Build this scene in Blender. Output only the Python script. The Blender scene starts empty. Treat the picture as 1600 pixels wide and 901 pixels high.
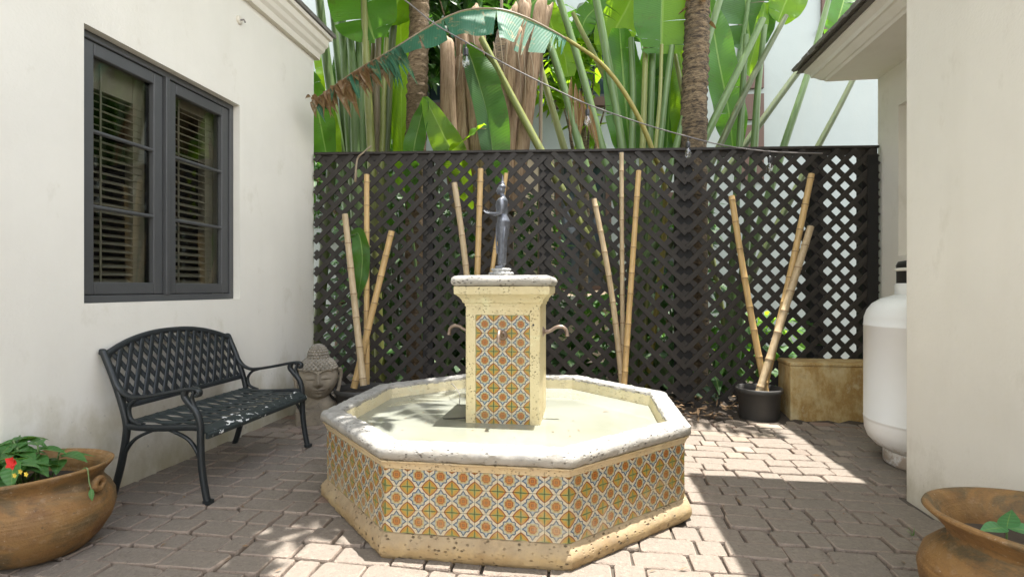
import bpy, bmesh, math, random
from mathutils import Vector, Matrix
random.seed(7)
R = math.radians
C = bpy.context.scene.collection
SC = bpy.context.scene

# ------------------------------------------------------------------ camera, sky, sun, exposure
YAW = R(8.05); FPX = 812.0; CAM_H = 1.2
cam_d = bpy.data.cameras.new('camera'); cam = bpy.data.objects.new('camera', cam_d); C.objects.link(cam)
cam.location = (0, 0, CAM_H); cam.rotation_euler = (R(90), 0, YAW)
cam_d.sensor_width = 36; cam_d.lens = 36 * FPX / 1600; cam_d.clip_start = .05; cam_d.clip_end = 2000
SC.camera = cam
SUN_X, SUN_Y = .12, .05                       # horizontal offset towards the sun per metre of height
sun_dir = Vector((SUN_X, SUN_Y, 1)).normalized()
w = bpy.data.worlds.new('World'); SC.world = w; w.use_nodes = True
wn = w.node_tree; bg = wn.nodes['Background']
sky = wn.nodes.new('ShaderNodeTexSky'); sky.sky_type = 'NISHITA'; sky.sun_disc = False
sky.sun_elevation = math.asin(sun_dir.z); sky.sun_rotation = math.atan2(SUN_X, SUN_Y)
sky.air_density = 1.0; sky.dust_density = 1.5; sky.ozone_density = 1.0
tcn = wn.nodes.new('ShaderNodeTexCoord'); cn = wn.nodes.new('ShaderNodeTexNoise'); cn.inputs['Scale'].default_value = 2.2
cn.inputs['Detail'].default_value = 7; cn.inputs['Roughness'].default_value = .6; wn.links.new(tcn.outputs['Generated'], cn.inputs['Vector'])
cr = wn.nodes.new('ShaderNodeMapRange'); cr.inputs[1].default_value = .36; cr.inputs[2].default_value = .58; wn.links.new(cn.outputs[0], cr.inputs[0])
cm = wn.nodes.new('ShaderNodeMix'); cm.data_type = 'RGBA'; wn.links.new(cr.outputs[0], cm.inputs[0])      # white summer clouds over the blue
wn.links.new(sky.outputs[0], cm.inputs[6]); cm.inputs[7].default_value = (6.2, 6.1, 5.9, 1)
wn.links.new(cm.outputs[2], bg.inputs[0]); bg.inputs[1].default_value = .15
sl = bpy.data.lights.new('sun', 'SUN'); sl.energy = 3.3; sl.angle = R(.5); sl.color = (1, .965, .91)
so = bpy.data.objects.new('sun', sl); C.objects.link(so)
so.rotation_euler = sun_dir.to_track_quat('Z', 'Y').to_euler(); so.location = (2, 2, 12)
SC.view_settings.view_transform = 'Standard'; SC.view_settings.look = 'None'
SC.view_settings.exposure = 2.12; SC.view_settings.gamma = 1

cy, sy_ = math.cos(YAW), math.sin(YAW)
def P(u, v, Z):
    """point of the place seen at photo position u, v when it stands Z metres in front of the camera"""
    X = (u - 800) / FPX * Z
    return Vector((X * cy - Z * sy_, X * sy_ + Z * cy, CAM_H - (v - 450.5) / FPX * Z))
def PY(u, v, y):
    k = (u - 800) / FPX
    return P(u, v, y / (k * sy_ + cy))

# ------------------------------------------------------------------ materials
class NT:
    def __init__(s, name):
        s.mat = bpy.data.materials.new(name); s.mat.use_nodes = True
        s.t = s.mat.node_tree; s.b = s.t.nodes['Principled BSDF']; s.out = s.t.nodes['Material Output']
    def new(s, typ, **kw):
        n = s.t.nodes.new(typ)
        for k, v in kw.items(): setattr(n, k, v)
        return n
    def put(s, sock, v):
        if hasattr(v, 'links'): s.t.links.new(v, sock)
        elif isinstance(v, (tuple, list)) and len(v) == 3 and sock.type == 'RGBA': sock.default_value = (*v, 1)
        else: sock.default_value = v
    def m(s, op, a, b=0.0, c=0.0, clamp=False):
        n = s.new('ShaderNodeMath', operation=op); n.use_clamp = clamp
        s.put(n.inputs[0], a); s.put(n.inputs[1], b)
        if len(n.inputs) > 2: s.put(n.inputs[2], c)
        return n.outputs[0]
    def mix(s, f, a, b, mode='MIX'):
        n = s.new('ShaderNodeMix', data_type='RGBA', blend_type=mode)
        s.put(n.inputs[0], f); s.put(n.inputs[6], a); s.put(n.inputs[7], b)
        return n.outputs[2]
    def coord(s, kind='Object'):
        return s.new('ShaderNodeTexCoord').outputs[kind]
    def pos(s): return s.new('ShaderNodeNewGeometry').outputs['Position']
    def island(s): return s.new('ShaderNodeNewGeometry').outputs['Random Per Island']
    def rnd(s): return s.new('ShaderNodeObjectInfo').outputs['Random']
    def scaled(s, vec, sc):
        n = s.new('ShaderNodeVectorMath', operation='MULTIPLY'); s.put(n.inputs[0], vec); n.inputs[1].default_value = sc
        return n.outputs[0]
    def noise(s, sc, detail=4, rough=.6, vec=None, dist=0):
        n = s.new('ShaderNodeTexNoise'); n.inputs['Scale'].default_value = sc; n.inputs['Detail'].default_value = detail
        n.inputs['Roughness'].default_value = rough; n.inputs['Distortion'].default_value = dist
        if vec is not None: s.put(n.inputs['Vector'], vec)
        return n.outputs[0]
    def vor(s, sc, vec=None, feature='F1'):
        n = s.new('ShaderNodeTexVoronoi', feature=feature); n.inputs['Scale'].default_value = sc
        if vec is not None: s.put(n.inputs['Vector'], vec)
        return n.outputs['Distance']
    def wave(s, sc, dist, vec, detail=2):
        n = s.new('ShaderNodeTexWave'); n.inputs['Scale'].default_value = sc; n.inputs['Distortion'].default_value = dist
        n.inputs['Detail'].default_value = detail
        s.put(n.inputs['Vector'], vec); return n.outputs[1]
    def ramp(s, f, *stops):
        n = s.new('ShaderNodeValToRGB'); s.put(n.inputs[0], f); e = n.color_ramp.elements
        while len(e) < len(stops): e.new(.5)
        for i, (p, c) in enumerate(stops):
            e[i].position = p
            e[i].color = (*c, 1) if isinstance(c, (tuple, list)) else (c, c, c, 1)
        return n.outputs[0]
    def step(s, f, lo, hi):
        n = s.new('ShaderNodeMapRange'); n.clamp = True; s.put(n.inputs[0], f)
        n.inputs[1].default_value = lo; n.inputs[2].default_value = hi
        return n.outputs[0]
    def xyz(s, vec):
        n = s.new('ShaderNodeSeparateXYZ'); s.put(n.inputs[0], vec); return n.outputs
    def bump(s, h, strength=.3, dist=.01):
        n = s.new('ShaderNodeBump'); n.inputs['Strength'].default_value = strength; n.inputs['Distance'].default_value = dist
        s.put(n.inputs['Height'], h); s.t.links.new(n.outputs[0], s.b.inputs['Normal']); return n.outputs[0]
    def col(s, c): s.put(s.b.inputs['Base Color'], c); return s
    def rough(s, r): s.put(s.b.inputs['Roughness'], r); return s
    def set(s, **kw):
        for k, v in kw.items(): s.put(s.b.inputs[k.replace('_', ' ')], v)
        return s

def plaster(name, base, grime, gz=.55, strength=.8):
    n = NT(name); p = n.pos(); z = n.xyz(p)[2]
    big = n.noise(1.3, 4, .6, p); fine = n.noise(60, 3, .6, p); streak = n.noise(5, 4, .6, n.scaled(p, (1, 1, .12)))
    c = n.mix(n.step(big, .35, .75), base, tuple(v * .92 for v in base))
    c = n.mix(n.m('MULTIPLY', n.step(streak, .5, .8), .10), c, (.55, .49, .38))
    low = n.m('SUBTRACT', 1.0, n.step(z, .05, gz))
    blot = n.noise(3.2, 5, .65, n.scaled(p, (1, 1, .6)))
    g = n.m('MULTIPLY', n.step(n.m('ADD', n.m('MULTIPLY', low, .42), blot), .60, .98), strength)
    c = n.mix(g, c, grime)
    speck = n.m('MULTIPLY', n.step(n.noise(26, 2, .5, p), .70, .74), .35)
    c = n.mix(n.m('MULTIPLY', speck, low), c, (.10, .10, .07))
    n.col(c).rough(.9); n.bump(n.m('ADD', n.m('ADD', fine, n.m('MULTIPLY', big, 2.)), n.m('MULTIPLY', n.noise(9, 4, .6, p), 1.5)), .35, .005); return n.mat

def stone(name, a, b, pore=.9, weather=0.0, stain=(.38, .22, .07), stain_amt=.5, pscale=70, mott=.5):
    n = NT(name); p = n.pos()
    big = n.noise(3.5, 5, .65, p); mid = n.noise(17, 5, .65, p)
    c = n.mix(n.step(mid, .3, .7), a, b)
    c = n.mix(n.m('MULTIPLY', n.step(big, .45, .75), stain_amt), c, stain)
    c = n.mix(n.m('MULTIPLY', n.step(n.noise(6.5, 6, .72, p), .56, .68), .45), c, tuple(min(.8, x*1.5) for x in a))
    c = n.mix(n.m('MULTIPLY', n.step(n.noise(13, 6, .75, p), .56, .70), mott), c, tuple(x*.5 for x in b))
    v = n.vor(pscale, n.scaled(p, (1, 1, 1.6))); sel = n.step(n.noise(11, 3, .6, p), .42, .58)
    hole = n.m('MULTIPLY', n.m('SUBTRACT', 1.0, n.step(v, .10, .30)), sel)
    v2 = n.vor(23, p); hole2 = n.m('MULTIPLY', n.m('SUBTRACT', 1.0, n.step(v2, .07, .16)), n.step(big, .48, .62))
    h = n.m('MAXIMUM', hole, hole2)
    if weather:
        nz = n.xyz(n.new('ShaderNodeNewGeometry').outputs['Normal'])[2]
        wmask = n.m('MULTIPLY', n.step(n.m('ADD', nz, n.m('MULTIPLY', mid, .7)), .35, .85), weather)
        c = n.mix(wmask, c, n.mix(n.step(mid, .35, .65), (.34, .335, .32), (.22, .217, .21)))
    c = n.mix(n.m('MULTIPLY', h, pore), c, tuple(x * .28 for x in b))
    n.col(c).rough(.85)
    n.bump(n.m('SUBTRACT', n.m('MULTIPLY', mid, .6), n.m('MULTIPLY', h, 1.2)), 1.0, .009); return n.mat

def tile_mat():
    n = NT('glazed_tile'); uv = n.new('ShaderNodeUVMap').outputs[0]; u, v, _ = n.xyz(uv)
    wob = n.noise(9, 2, .5, n.pos())
    wv = n.m('MULTIPLY', n.m('SUBTRACT', wob, .5), .05)
    a = n.m('ABSOLUTE', n.m('ADD', n.m('MULTIPLY', n.m('SUBTRACT', u, .5), 2.0), wv))
    b = n.m('ABSOLUTE', n.m('ADD', n.m('MULTIPLY', n.m('SUBTRACT', v, .5), 2.0), wv))
    r = n.m('SQRT', n.m('ADD', n.m('MULTIPLY', a, a), n.m('MULTIPLY', b, b)))
    c2 = n.m('DIVIDE', n.m('SUBTRACT', n.m('MULTIPLY', a, a), n.m('MULTIPLY', b, b)), n.m('ADD', n.m('MULTIPLY', r, r), .0005))
    c4 = n.m('SUBTRACT', n.m('MULTIPLY', n.m('MULTIPLY', c2, c2), 2.0), 1.0)
    c8 = n.m('SUBTRACT', n.m('MULTIPLY', n.m('MULTIPLY', c4, c4), 2.0), 1.0)
    mx = n.m('MAXIMUM', a, b)
    white = (.52, .455, .32); navy = (.032, .062, .115); teal = (.17, .30, .30); red = (.20, .045, .012); orange = (.40, .16, .02)
    yellow = (.38, .215, .025); green = (.19, .23, .07)
    def band(x, lo, hi, e=.025):
        return n.m('MULTIPLY', n.step(x, lo - e, lo + e), n.m('SUBTRACT', 1.0, n.step(x, hi - e, hi + e)))
    # ground with specks
    dots = n.m('SUBTRACT', 1.0, n.step(n.vor(13, uv), .18, .28))
    c = n.mix(n.m('MULTIPLY', dots, .8), white, navy)
    # stepped blue medallion with four arrow tips
    mn0 = n.m('MINIMUM', a, b); s0 = n.m('ADD', a, b)
    sq = n.m('MAXIMUM', n.m('SUBTRACT', mx, .53), n.m('MULTIPLY', n.m('SUBTRACT', s0, .97), .8))
    tri = n.m('MULTIPLY', n.m('SUBTRACT', n.m('ADD', mx, n.m('MULTIPLY', mn0, 1.35)), .88), .65)
    D = n.m('MINIMUM', sq, tri)
    fleck = n.step(n.noise(24, 2, .6, uv), .42, .58)
    c = n.mix(n.m('SUBTRACT', 1.0, n.step(D, -.01, .01)), c, n.mix(fleck, (.44, .42, .30), (.22, .27, .25)))
    tipm = n.m('MULTIPLY', n.step(mx, .52, .56), n.m('SUBTRACT', 1.0, n.step(tri, -.05, -.03)))
    c = n.mix(n.m('MULTIPLY', tipm, .9), c, (.06, .125, .19))
    c = n.mix(n.m('MULTIPLY', n.m('MULTIPLY', n.step(mx, .49, .53), band(mn0, .0, .09, .02)), .6), c, (.42, .46, .42))
    c = n.mix(n.m('MULTIPLY', band(D, -.065, .042, .012), .95), c, navy)
    c = n.mix(n.m('MULTIPLY', n.m('SUBTRACT', 1.0, n.step(n.m('ADD', r, n.m('MULTIPLY', c8, .035)), .46, .50)), .75), c, (.38, .27, .07))
    c = n.mix(n.m('SUBTRACT', 1.0, n.step(n.m('ADD', r, n.m('MULTIPLY', c8, .02)), .34, .38)), c, red)
    c = n.mix(n.m('MULTIPLY', band(mx, .13, .22), .9), c, orange)
    c = n.mix(n.m('MULTIPLY', band(r, .27, .31), .55), c, orange)
    c = n.mix(n.m('SUBTRACT', 1.0, n.step(mx, .05, .09)), c, (.25, .13, .03))
    # corner diamonds
    a1 = n.m('SUBTRACT', 1.0, a); b1 = n.m('SUBTRACT', 1.0, b); s1 = n.m('ADD', a1, b1)
    s1 = n.m('ADD', s1, n.m('MULTIPLY', n.m('MULTIPLY', a1, b1), -.62))
    c = n.mix(n.m('SUBTRACT', 1.0, n.step(s1, .72, .76)), c, red)
    c = n.mix(n.m('SUBTRACT', 1.0, n.step(s1, .61, .65)), c, yellow)
    mn = n.m('MINIMUM', a1, b1)
    c = n.mix(n.m('MULTIPLY', n.m('MULTIPLY', n.m('SUBTRACT', 1.0, n.step(n.m('ADD', mn, n.m('MULTIPLY', s1, .30)), .17, .25)), n.m('SUBTRACT', 1.0, n.step(s1, .46, .52))), .9), c, green)
    c = n.mix(n.m('MULTIPLY', band(s1, .50, .54), .5), c, (.30, .12, .02))
    c = n.mix(n.m('MULTIPLY', n.m('MULTIPLY', n.m('SUBTRACT', 1.0, n.step(mn, .02, .05)), n.m('SUBTRACT', 1.0, n.step(s1, .46, .54))), .8), c, (.12, .17, .07))
    c = n.mix(n.m('MULTIPLY', n.rnd(), .22), c, (.36, .27, .11))
    p = n.pos(); z = n.xyz(p)[2]
    lime = n.m('MULTIPLY', n.step(n.m('ADD', n.noise(7, 5, .75, p), n.m('MULTIPLY', n.m('SUBTRACT', 1.0, n.step(z, .1, .3)), .16)), .60, .84), .55)
    c = n.mix(lime, c, (.50, .42, .28))
    n.col(c).rough(n.m('ADD', .22, n.m('MULTIPLY', n.noise(8, 3, .6, p), .25))).set(Coat_Weight=.1)
    n.bump(n.noise(14, 3, .5, p), .08, .003); return n.mat

def paver_mat():
    n = NT('tumbled_paver'); p = n.pos(); i = n.island()
    c = n.ramp(i, (0, (0.205, 0.162, 0.123)), (.2, (0.333, 0.271, 0.214)), (.38, (0.158, 0.125, 0.100)), (.55, (0.339, 0.279, 0.228)), (.72, (0.263, 0.165, 0.123)), (.86, (0.292, 0.239, 0.177)), (1, (0.181, 0.154, 0.131)))
    big = n.noise(2.0, 4, .6, p); mid = n.noise(22, 5, .7, p); fine = n.noise(75, 4, .75, p)
    c = n.mix(n.m('MULTIPLY', n.step(n.noise(38, 5, .75, p), .5, .66), .35), c, (.34, .29, .23))
    c = n.mix(n.m('MULTIPLY', n.step(n.noise(52, 5, .8, p), .55, .66), .6), c, (.085, .072, .06))
    c = n.mix(n.m('MULTIPLY', n.step(mid, .35, .75), .3), c, (.135, .112, .09))
    c = n.mix(n.m('MULTIPLY', n.step(fine, .55, .75), .34), c, (.36, .33, .29))
    c = n.mix(n.m('MULTIPLY', n.step(big, .5, .75), .35), c, (.15, .137, .113))
    c = n.mix(n.m('MULTIPLY', n.step(n.noise(9, 4, .7, p), .66, .72), .5), c, (.09, .08, .066))
    n.col(c).rough(.92); n.bump(n.m('ADD', n.m('MULTIPLY', mid, 1.6), n.m('MULTIPLY', fine, 1.0)), .9, .008); return n.mat

def leaf_mat(name, top, trans, t_amt=.45, spots=0.0, spot_col=(.30, .17, .05), veins=60., rgh=.40):
    n = NT(name); uv = n.new('ShaderNodeUVMap').outputs[0]; u, v, _ = n.xyz(uv)
    d = n.m('ABSOLUTE', n.m('SUBTRACT', u, .5)); p = n.pos()
    ph = n.m('MULTIPLY', n.m('ADD', v, n.m('MULTIPLY', d, -.10)), veins * 6.283)
    vein = n.m('ADD', n.m('MULTIPLY', n.m('SINE', ph), .5), .5)
    c = n.mix(n.m('MULTIPLY', vein, .35), top, tuple(min(1, x * 1.7) for x in top))
    c = n.mix(n.m('MULTIPLY', n.step(n.noise(5, 4, .6, p), .4, .75), .4), c, tuple(x * .6 for x in top))
    tr = n.mix(n.m('MULTIPLY', vein, .3), trans, tuple(x * .7 for x in trans))
    rib = n.m('SUBTRACT', 1.0, n.step(d, .016, .028))
    c = n.mix(n.m('MULTIPLY', rib, .8), c, (.30, .42, .12))
    if spots:
        sp = n.m('MULTIPLY', n.step(n.noise(9, 5, .75, p, 1.), .56, .64), spots)
        c = n.mix(sp, c, spot_col); tr = n.mix(sp, tr, spot_col)
    n.col(c).rough(rgh).set(Specular_IOR_Level=.4)
    nb = n.bump(vein, .25, .004)
    t = n.new('ShaderNodeBsdfTranslucent'); n.put(t.inputs[0], tr); n.t.links.new(nb, t.inputs['Normal'])
    mx = n.new('ShaderNodeMixShader'); mx.inputs[0].default_value = t_amt
    n.t.links.new(n.b.outputs[0], mx.inputs[1]); n.t.links.new(t.outputs[0], mx.inputs[2]); n.t.links.new(mx.outputs[0], n.out.inputs[0])
    return n.mat

def terracotta(name, moss):
    n = NT(name); p = n.pos(); z = n.xyz(p)[2]
    big = n.noise(4.5, 6, .68, p, .5); mid = n.noise(20, 6, .72, p); band_ = n.noise(3, 3, .6, n.scaled(p, (.6, .6, 5)))
    c = n.ramp(big, (.3, (.10, .052, .020)), (.44, (.19, .098, .032)), (.54, (.25, .130, .040)), (.68, (.155, .072, .024)))
    c = n.mix(n.m('MULTIPLY', n.step(band_, .42, .62), .35), c, (.27, .165, .062))
    g = n.noise(3.4, 7, .74, n.scaled(p, (1, 1, 1.7)), .7)
    c = n.mix(n.m('MULTIPLY', n.step(g, .49, .60), moss), c, n.mix(n.step(mid, .4, .6), (.045, .047, .028), (.10, .085, .045)))
    c = n.mix(n.m('MULTIPLY', n.step(mid, .57, .64), .5), c, (.30, .20, .115))
    c = n.mix(n.m('MULTIPLY', n.step(n.noise(55, 3, .7, p), .66, .72), .6), c, (.42, .35, .26))
    c = n.mix(n.m('MULTIPLY', n.step(n.noise(33, 4, .7, p), .64, .69), .6), c, (.05, .04, .025))
    n.col(c).rough(.66); n.bump(n.m('ADD', n.m('ADD', n.m('MULTIPLY', mid, 1.3), n.noise(110, 3, .65, p)), n.m('MULTIPLY', n.noise(14, 3, .6, n.scaled(p, (.15, .15, 6))), 1.5)), .6, .005); return n.mat

def simple(name, c, r=.6, metal=0., noise=.25, nscale=12, bump=.15, dark=.55):
    n = NT(name); p = n.pos(); f = n.noise(nscale, 4, .65, p)
    n.col(n.mix(n.m('MULTIPLY', n.step(f, .35, .75), noise), c, tuple(x * dark for x in c))).rough(r).set(Metallic=metal)
    if bump: n.bump(n.noise(nscale * 5, 3, .6, p), bump, .003)
    return n.mat

MAT = {}
MAT['wall'] = plaster('cream_stucco', (.80, .77, .69), (.38, .33, .18), .75, .75)
MAT['wall_right'] = plaster('warm_white_stucco', (.83, .79, .71), (.40, .35, .24), .25, .7)
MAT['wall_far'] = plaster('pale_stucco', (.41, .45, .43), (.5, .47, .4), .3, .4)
MAT['tan_wall'] = plaster('tan_stucco', (.62, .50, .37), (.4, .33, .22), .3, .4)
MAT['soffit'] = plaster('eave_paint_bounce_lit', (.88, .84, .76), (.45, .33, .18), .3, .3)  # brighter than the cornice: bounce light from the ground put into the colour
MAT['trim'] = plaster('cornice_plaster', (.78, .73, .63), (.45, .33, .18), .3, .5)
MAT['tile'] = tile_mat()
MAT['cream'] = stone('cream_cast_stone', (.60, .46, .26), (.54, .43, .27), .4, 0, (.56, .40, .18), .4, 70, .15)
MAT['pillar'] = stone('pillar_coral_stone', (.64, .55, .33), (.58, .49, .28), .6, 0, (.58, .43, .18), .4, 62, .18)
MAT['ledge'] = stone('stained_coral_stone', (.42, .30, .145), (.34, .25, .135), .9, .2, (.215, .125, .042), .9, 34, .6)
MAT['rim'] = stone('weathered_coral_stone', (.37, .34, .285), (.31, .285, .24), .5, .7, (.26, .23, .18), .4, 42, .3)
MAT['basin'] = stone('basin_plaster', (.74, .64, .40), (.70, .62, .42), .2, 0, (.55, .52, .30), .3, 70, .1)
MAT['grout'] = simple('grout', (.52, .44, .30), .9)
MAT['paver'] = paver_mat()
MAT['sand'] = simple('joint_sand', (.075, .062, .048), .95, 0, .5, 30, .5)
MAT['soil'] = simple('dark_mulch_soil', (.06, .045, .033), .95, 0, .6, 20, .8)
MAT['iron'] = simple('painted_iron', (.018, .022, .024), .42, .0, .5, 40, .25)
def bench_seat_mat():
    n = NT('peeling_iron'); p = n.pos(); f = n.noise(16, 4, .6, p, .5); y = n.xyz(p)[0]
    edge = n.m('MULTIPLY', n.step(y, -2.5, -2.12), .14)
    mask = n.step(n.m('ADD', f, edge), .745, .765)
    n.col(n.mix(mask, (.022, .030, .030), (.70, .70, .68))).rough(.5); n.bump(n.noise(60, 3, .6, p), .2, .003); return n.mat
MAT['seat'] = bench_seat_mat()
MAT['frame'] = simple('grey_window_paint', (.074, .076, .077), .45, 0, .3, 6, .1)
MAT['blind'] = simple('painted_blind', (.24, .215, .175), .6, 0, .5, 4, .05)
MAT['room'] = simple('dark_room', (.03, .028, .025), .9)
def glass_mat(name, tint=(.9, .95, .93), refl=.14):
    n = NT(name); t = n.new('ShaderNodeBsdfTransparent'); n.put(t.inputs[0], (*tint, 1))
    g = n.new('ShaderNodeBsdfGlossy'); n.put(g.inputs[0], (1, 1, 1, 1)); g.inputs['Roughness'].default_value = .02
    lw = n.new('ShaderNodeLayerWeight'); lw.inputs[0].default_value = .5
    mx = n.new('ShaderNodeMixShader'); n.put(mx.inputs[0], n.m('ADD', refl, n.m('MULTIPLY', n.m('POWER', lw.outputs['Facing'], 4.0), .8)))
    n.t.links.new(t.outputs[0], mx.inputs[1]); n.t.links.new(g.outputs[0], mx.inputs[2]); n.t.links.new(mx.outputs[0], n.out.inputs[0])
    return n.mat
MAT['glass'] = glass_mat('window_glass', (.84, .85, .81), .03)
MAT['bulb'] = glass_mat('bulb_glass', (.95, .95, .92), .12)
MAT['lattice'] = simple('charcoal_stained_wood', (.036, .030, .0245), .7, 0, .6, 18, .5, .45)
MAT['post'] = simple('black_stained_post', (.011, .010, .0095), .75, 0, .5, 12, .5)
def bamboo_mat(name, a, b):
    n = NT(name); p = n.pos(); o = n.coord('Generated')
    f = n.noise(9, 4, .6, n.scaled(p, (6, 6, .7))); g = n.noise(4, 3, .6, p)
    c = n.mix(n.step(f, .3, .7), a, b)
    c = n.mix(n.m('MULTIPLY', n.step(g, .5, .8), .5), c, tuple(x * .5 for x in b))
    c = n.mix(n.m('MULTIPLY', n.step(n.noise(35, 3, .6, p), .66, .72), .5), c, (.12, .08, .04))
    n.col(c).rough(.45); n.bump(f, .15, .003); return n.mat
MAT['bamboo'] = bamboo_mat('dried_bamboo', (.60, .40, .165), (.50, .33, .14))
MAT['bamboo_pale'] = bamboo_mat('weathered_bamboo', (.54, .42, .26), (.40, .29, .16))
MAT['node'] = simple('bamboo_node', (.24, .15, .07), .6)
MAT['terra'] = terracotta('mossy_terracotta', .62)
MAT['terra2'] = terracotta('stained_terracotta', .75)
MAT['plastic'] = simple('faded_black_plastic', (.055, .052, .048), .55, 0, .5, 14, .1)
MAT['statue'] = stone('carved_stone', (.29, .245, .18), (.225, .19, .14), .45, 0, (.17, .145, .11), .6, 90)
MAT['curls'] = stone('carved_curls', (.29, .25, .19), (.22, .19, .14), .3, .35, (.15, .125, .09), .5, 90)
MAT['figure'] = simple('silvered_bronze', (.17, .182, .21), .36, .4, .75, 35, .3, .2)
MAT['figure_base'] = simple('weathered_silver', (.46, .46, .44), .6, .2, .7, 28, .4, .25)
MAT['brass'] = simple('aged_copper', (.27, .20, .155), .4, .6, .5, 30, .2)
def tank_mat():
    n = NT('white_tank_paint'); p = n.pos(); z = n.xyz(p)[2]
    c = n.mix(n.m('MULTIPLY', n.step(n.noise(3, 4, .6, p), .4, .8), .35), (.80, .80, .79), (.70, .69, .66))
    c = n.mix(n.m('MULTIPLY', n.step(n.m('ADD', n.noise(14, 5, .7, p), n.m('MULTIPLY', n.m('SUBTRACT', 1.0, n.step(z, .05, .25)), .3)), .72, .86), .8), c, (.40, .30, .21))
    n.col(c).rough(.32); n.bump(n.noise(6, 2, .5, p), .06, .01); return n.mat
MAT['tank'] = tank_mat()
MAT['black'] = simple('black_plastic', (.02, .02, .02), .4)
def block_mat():
    n = NT('stained_concrete'); p = n.pos()
    st = n.noise(5.5, 7, .72, n.scaled(p, (1.2, 1.2, .7))); b = n.noise(12, 5, .7, p)
    c = n.ramp(st, (.3, (.56, .46, .27)), (.46, (.47, .34, .15)), (.58, (.34, .205, .06)), (.7, (.52, .42, .24)))
    c = n.mix(n.m('MULTIPLY', n.step(b, .5, .8), .5), c, (.20, .15, .07))
    n.col(c).rough(.9); n.bump(b, .4, .006); return n.mat
MAT['block'] = block_mat()
def water_mat():
    n = NT('milky_water'); p = n.pos()
    c = n.mix(n.step(n.noise(2.2, 3, .5, p), .35, .7), (.30, .31, .265), (.245, .255, .195))
    n.col(c).rough(.025).set(IOR=1.42, Specular_IOR_Level=.8, Alpha=.86)
    n.bump(n.noise(7, 3, .5, p), .05, .006); return n.mat
MAT['water'] = water_mat()
MAT['brownframe'] = simple('brown_window_trim', (.125, .07, .05), .6)
MAT['offwhite'] = simple('off_white_trim', (.74, .71, .64), .7)
MAT['darkglass'] = simple('dark_glass', (.03, .045, .055), .08, 0, .6, 2, 0)
MAT['shingle'] = simple('weathered_shingle', (.21, .195, .175), .9, 0, .6, 30, .6)
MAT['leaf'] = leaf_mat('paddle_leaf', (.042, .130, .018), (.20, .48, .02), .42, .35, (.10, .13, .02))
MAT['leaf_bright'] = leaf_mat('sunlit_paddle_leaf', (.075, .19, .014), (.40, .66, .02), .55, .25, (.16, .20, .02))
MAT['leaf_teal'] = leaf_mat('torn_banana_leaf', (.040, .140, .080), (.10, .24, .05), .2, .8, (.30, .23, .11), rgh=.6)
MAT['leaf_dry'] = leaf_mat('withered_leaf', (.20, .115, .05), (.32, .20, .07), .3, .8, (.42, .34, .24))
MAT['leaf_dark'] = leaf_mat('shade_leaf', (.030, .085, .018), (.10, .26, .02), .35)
MAT['frond'] = leaf_mat('palm_leaflet', (.045, .11, .02), (.14, .30, .03), .35)
def stalk_mat(name, a, b):
    n = NT(name); p = n.pos(); f = n.noise(7, 4, .6, n.scaled(p, (5, 5, .5)))
    c = n.mix(n.step(f, .3, .7), a, b)
    c = n.mix(n.m('MULTIPLY', n.step(n.noise(16, 5, .7, p), .60, .70), .35), c, (.20, .16, .07))
    n.col(c).rough(.42); n.bump(f, .2, .004); return n.mat
MAT['stalk'] = stalk_mat('green_stalk', (.105, .18, .055), (.16, .235, .09))
MAT['stalk_olive'] = stalk_mat('olive_stalk', (.20, .22, .055), (.25, .27, .09))
MAT['stalk_yellow'] = stalk_mat('yellowing_stalk', (.30, .24, .05), (.24, .22, .05))
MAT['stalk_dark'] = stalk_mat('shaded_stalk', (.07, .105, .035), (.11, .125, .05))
MAT['stalk_dry'] = stalk_mat('dried_stalk', (.22, .165, .10), (.30, .24, .16))
def bark(name, a, b, ring):
    n = NT(name); p = n.pos(); f = n.noise(ring, 5, .7, n.scaled(p, (.5, .5, 1.6)), .6); g = n.noise(3, 4, .6, p)
    c = n.mix(n.step(f, .38, .62), a, b); c = n.mix(n.m('MULTIPLY', n.step(g, .45, .7), .5), c, tuple(x * .5 for x in a))
    n.col(c).rough(.95); n.bump(f, .9, .015); return n.mat
MAT['bark'] = bark('palm_bark', (.10, .065, .035), (.30, .215, .13), 32)
MAT['bark_dark'] = bark('dark_palm_bark', (.036, .027, .019), (.25, .18, .10), 30)
def sheath_mat():
    n = NT('dry_sheath'); p = n.pos(); f = n.noise(9, 5, .7, n.scaled(p, (5, 5, .35)), .5); g = n.noise(4, 4, .6, p)
    c = n.ramp(f, (.3, (.13, .08, .045)), (.5, (.33, .22, .13)), (.7, (.42, .31, .21)))
    c = n.mix(n.m('MULTIPLY', n.step(g, .5, .75), .5), c, (.16, .09, .045)); n.col(c).rough(.8); n.bump(f, .7, .012); return n.mat
MAT['sheath'] = sheath_mat()
MAT['impatiens'] = leaf_mat('bedding_leaf', (.075, .20, .055), (.25, .45, .06), .35, 0, veins=7)
MAT['variegated'] = leaf_mat('veined_round_leaf', (.09, .25, .10), (.22, .45, .12), .25, 0, veins=6)
MAT['petal'] = simple('red_petal', (.62, .018, .012), .5)
MAT['petal_y'] = simple('yellow_petal', (.75, .55, .06), .5)
MAT['cable'] = simple('grey_cable', (.20, .18, .17), .5)
MAT['litter'] = simple('dry_leaf_litter', (.22, .14, .075), .9, 0, .6, 9, .2)

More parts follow.
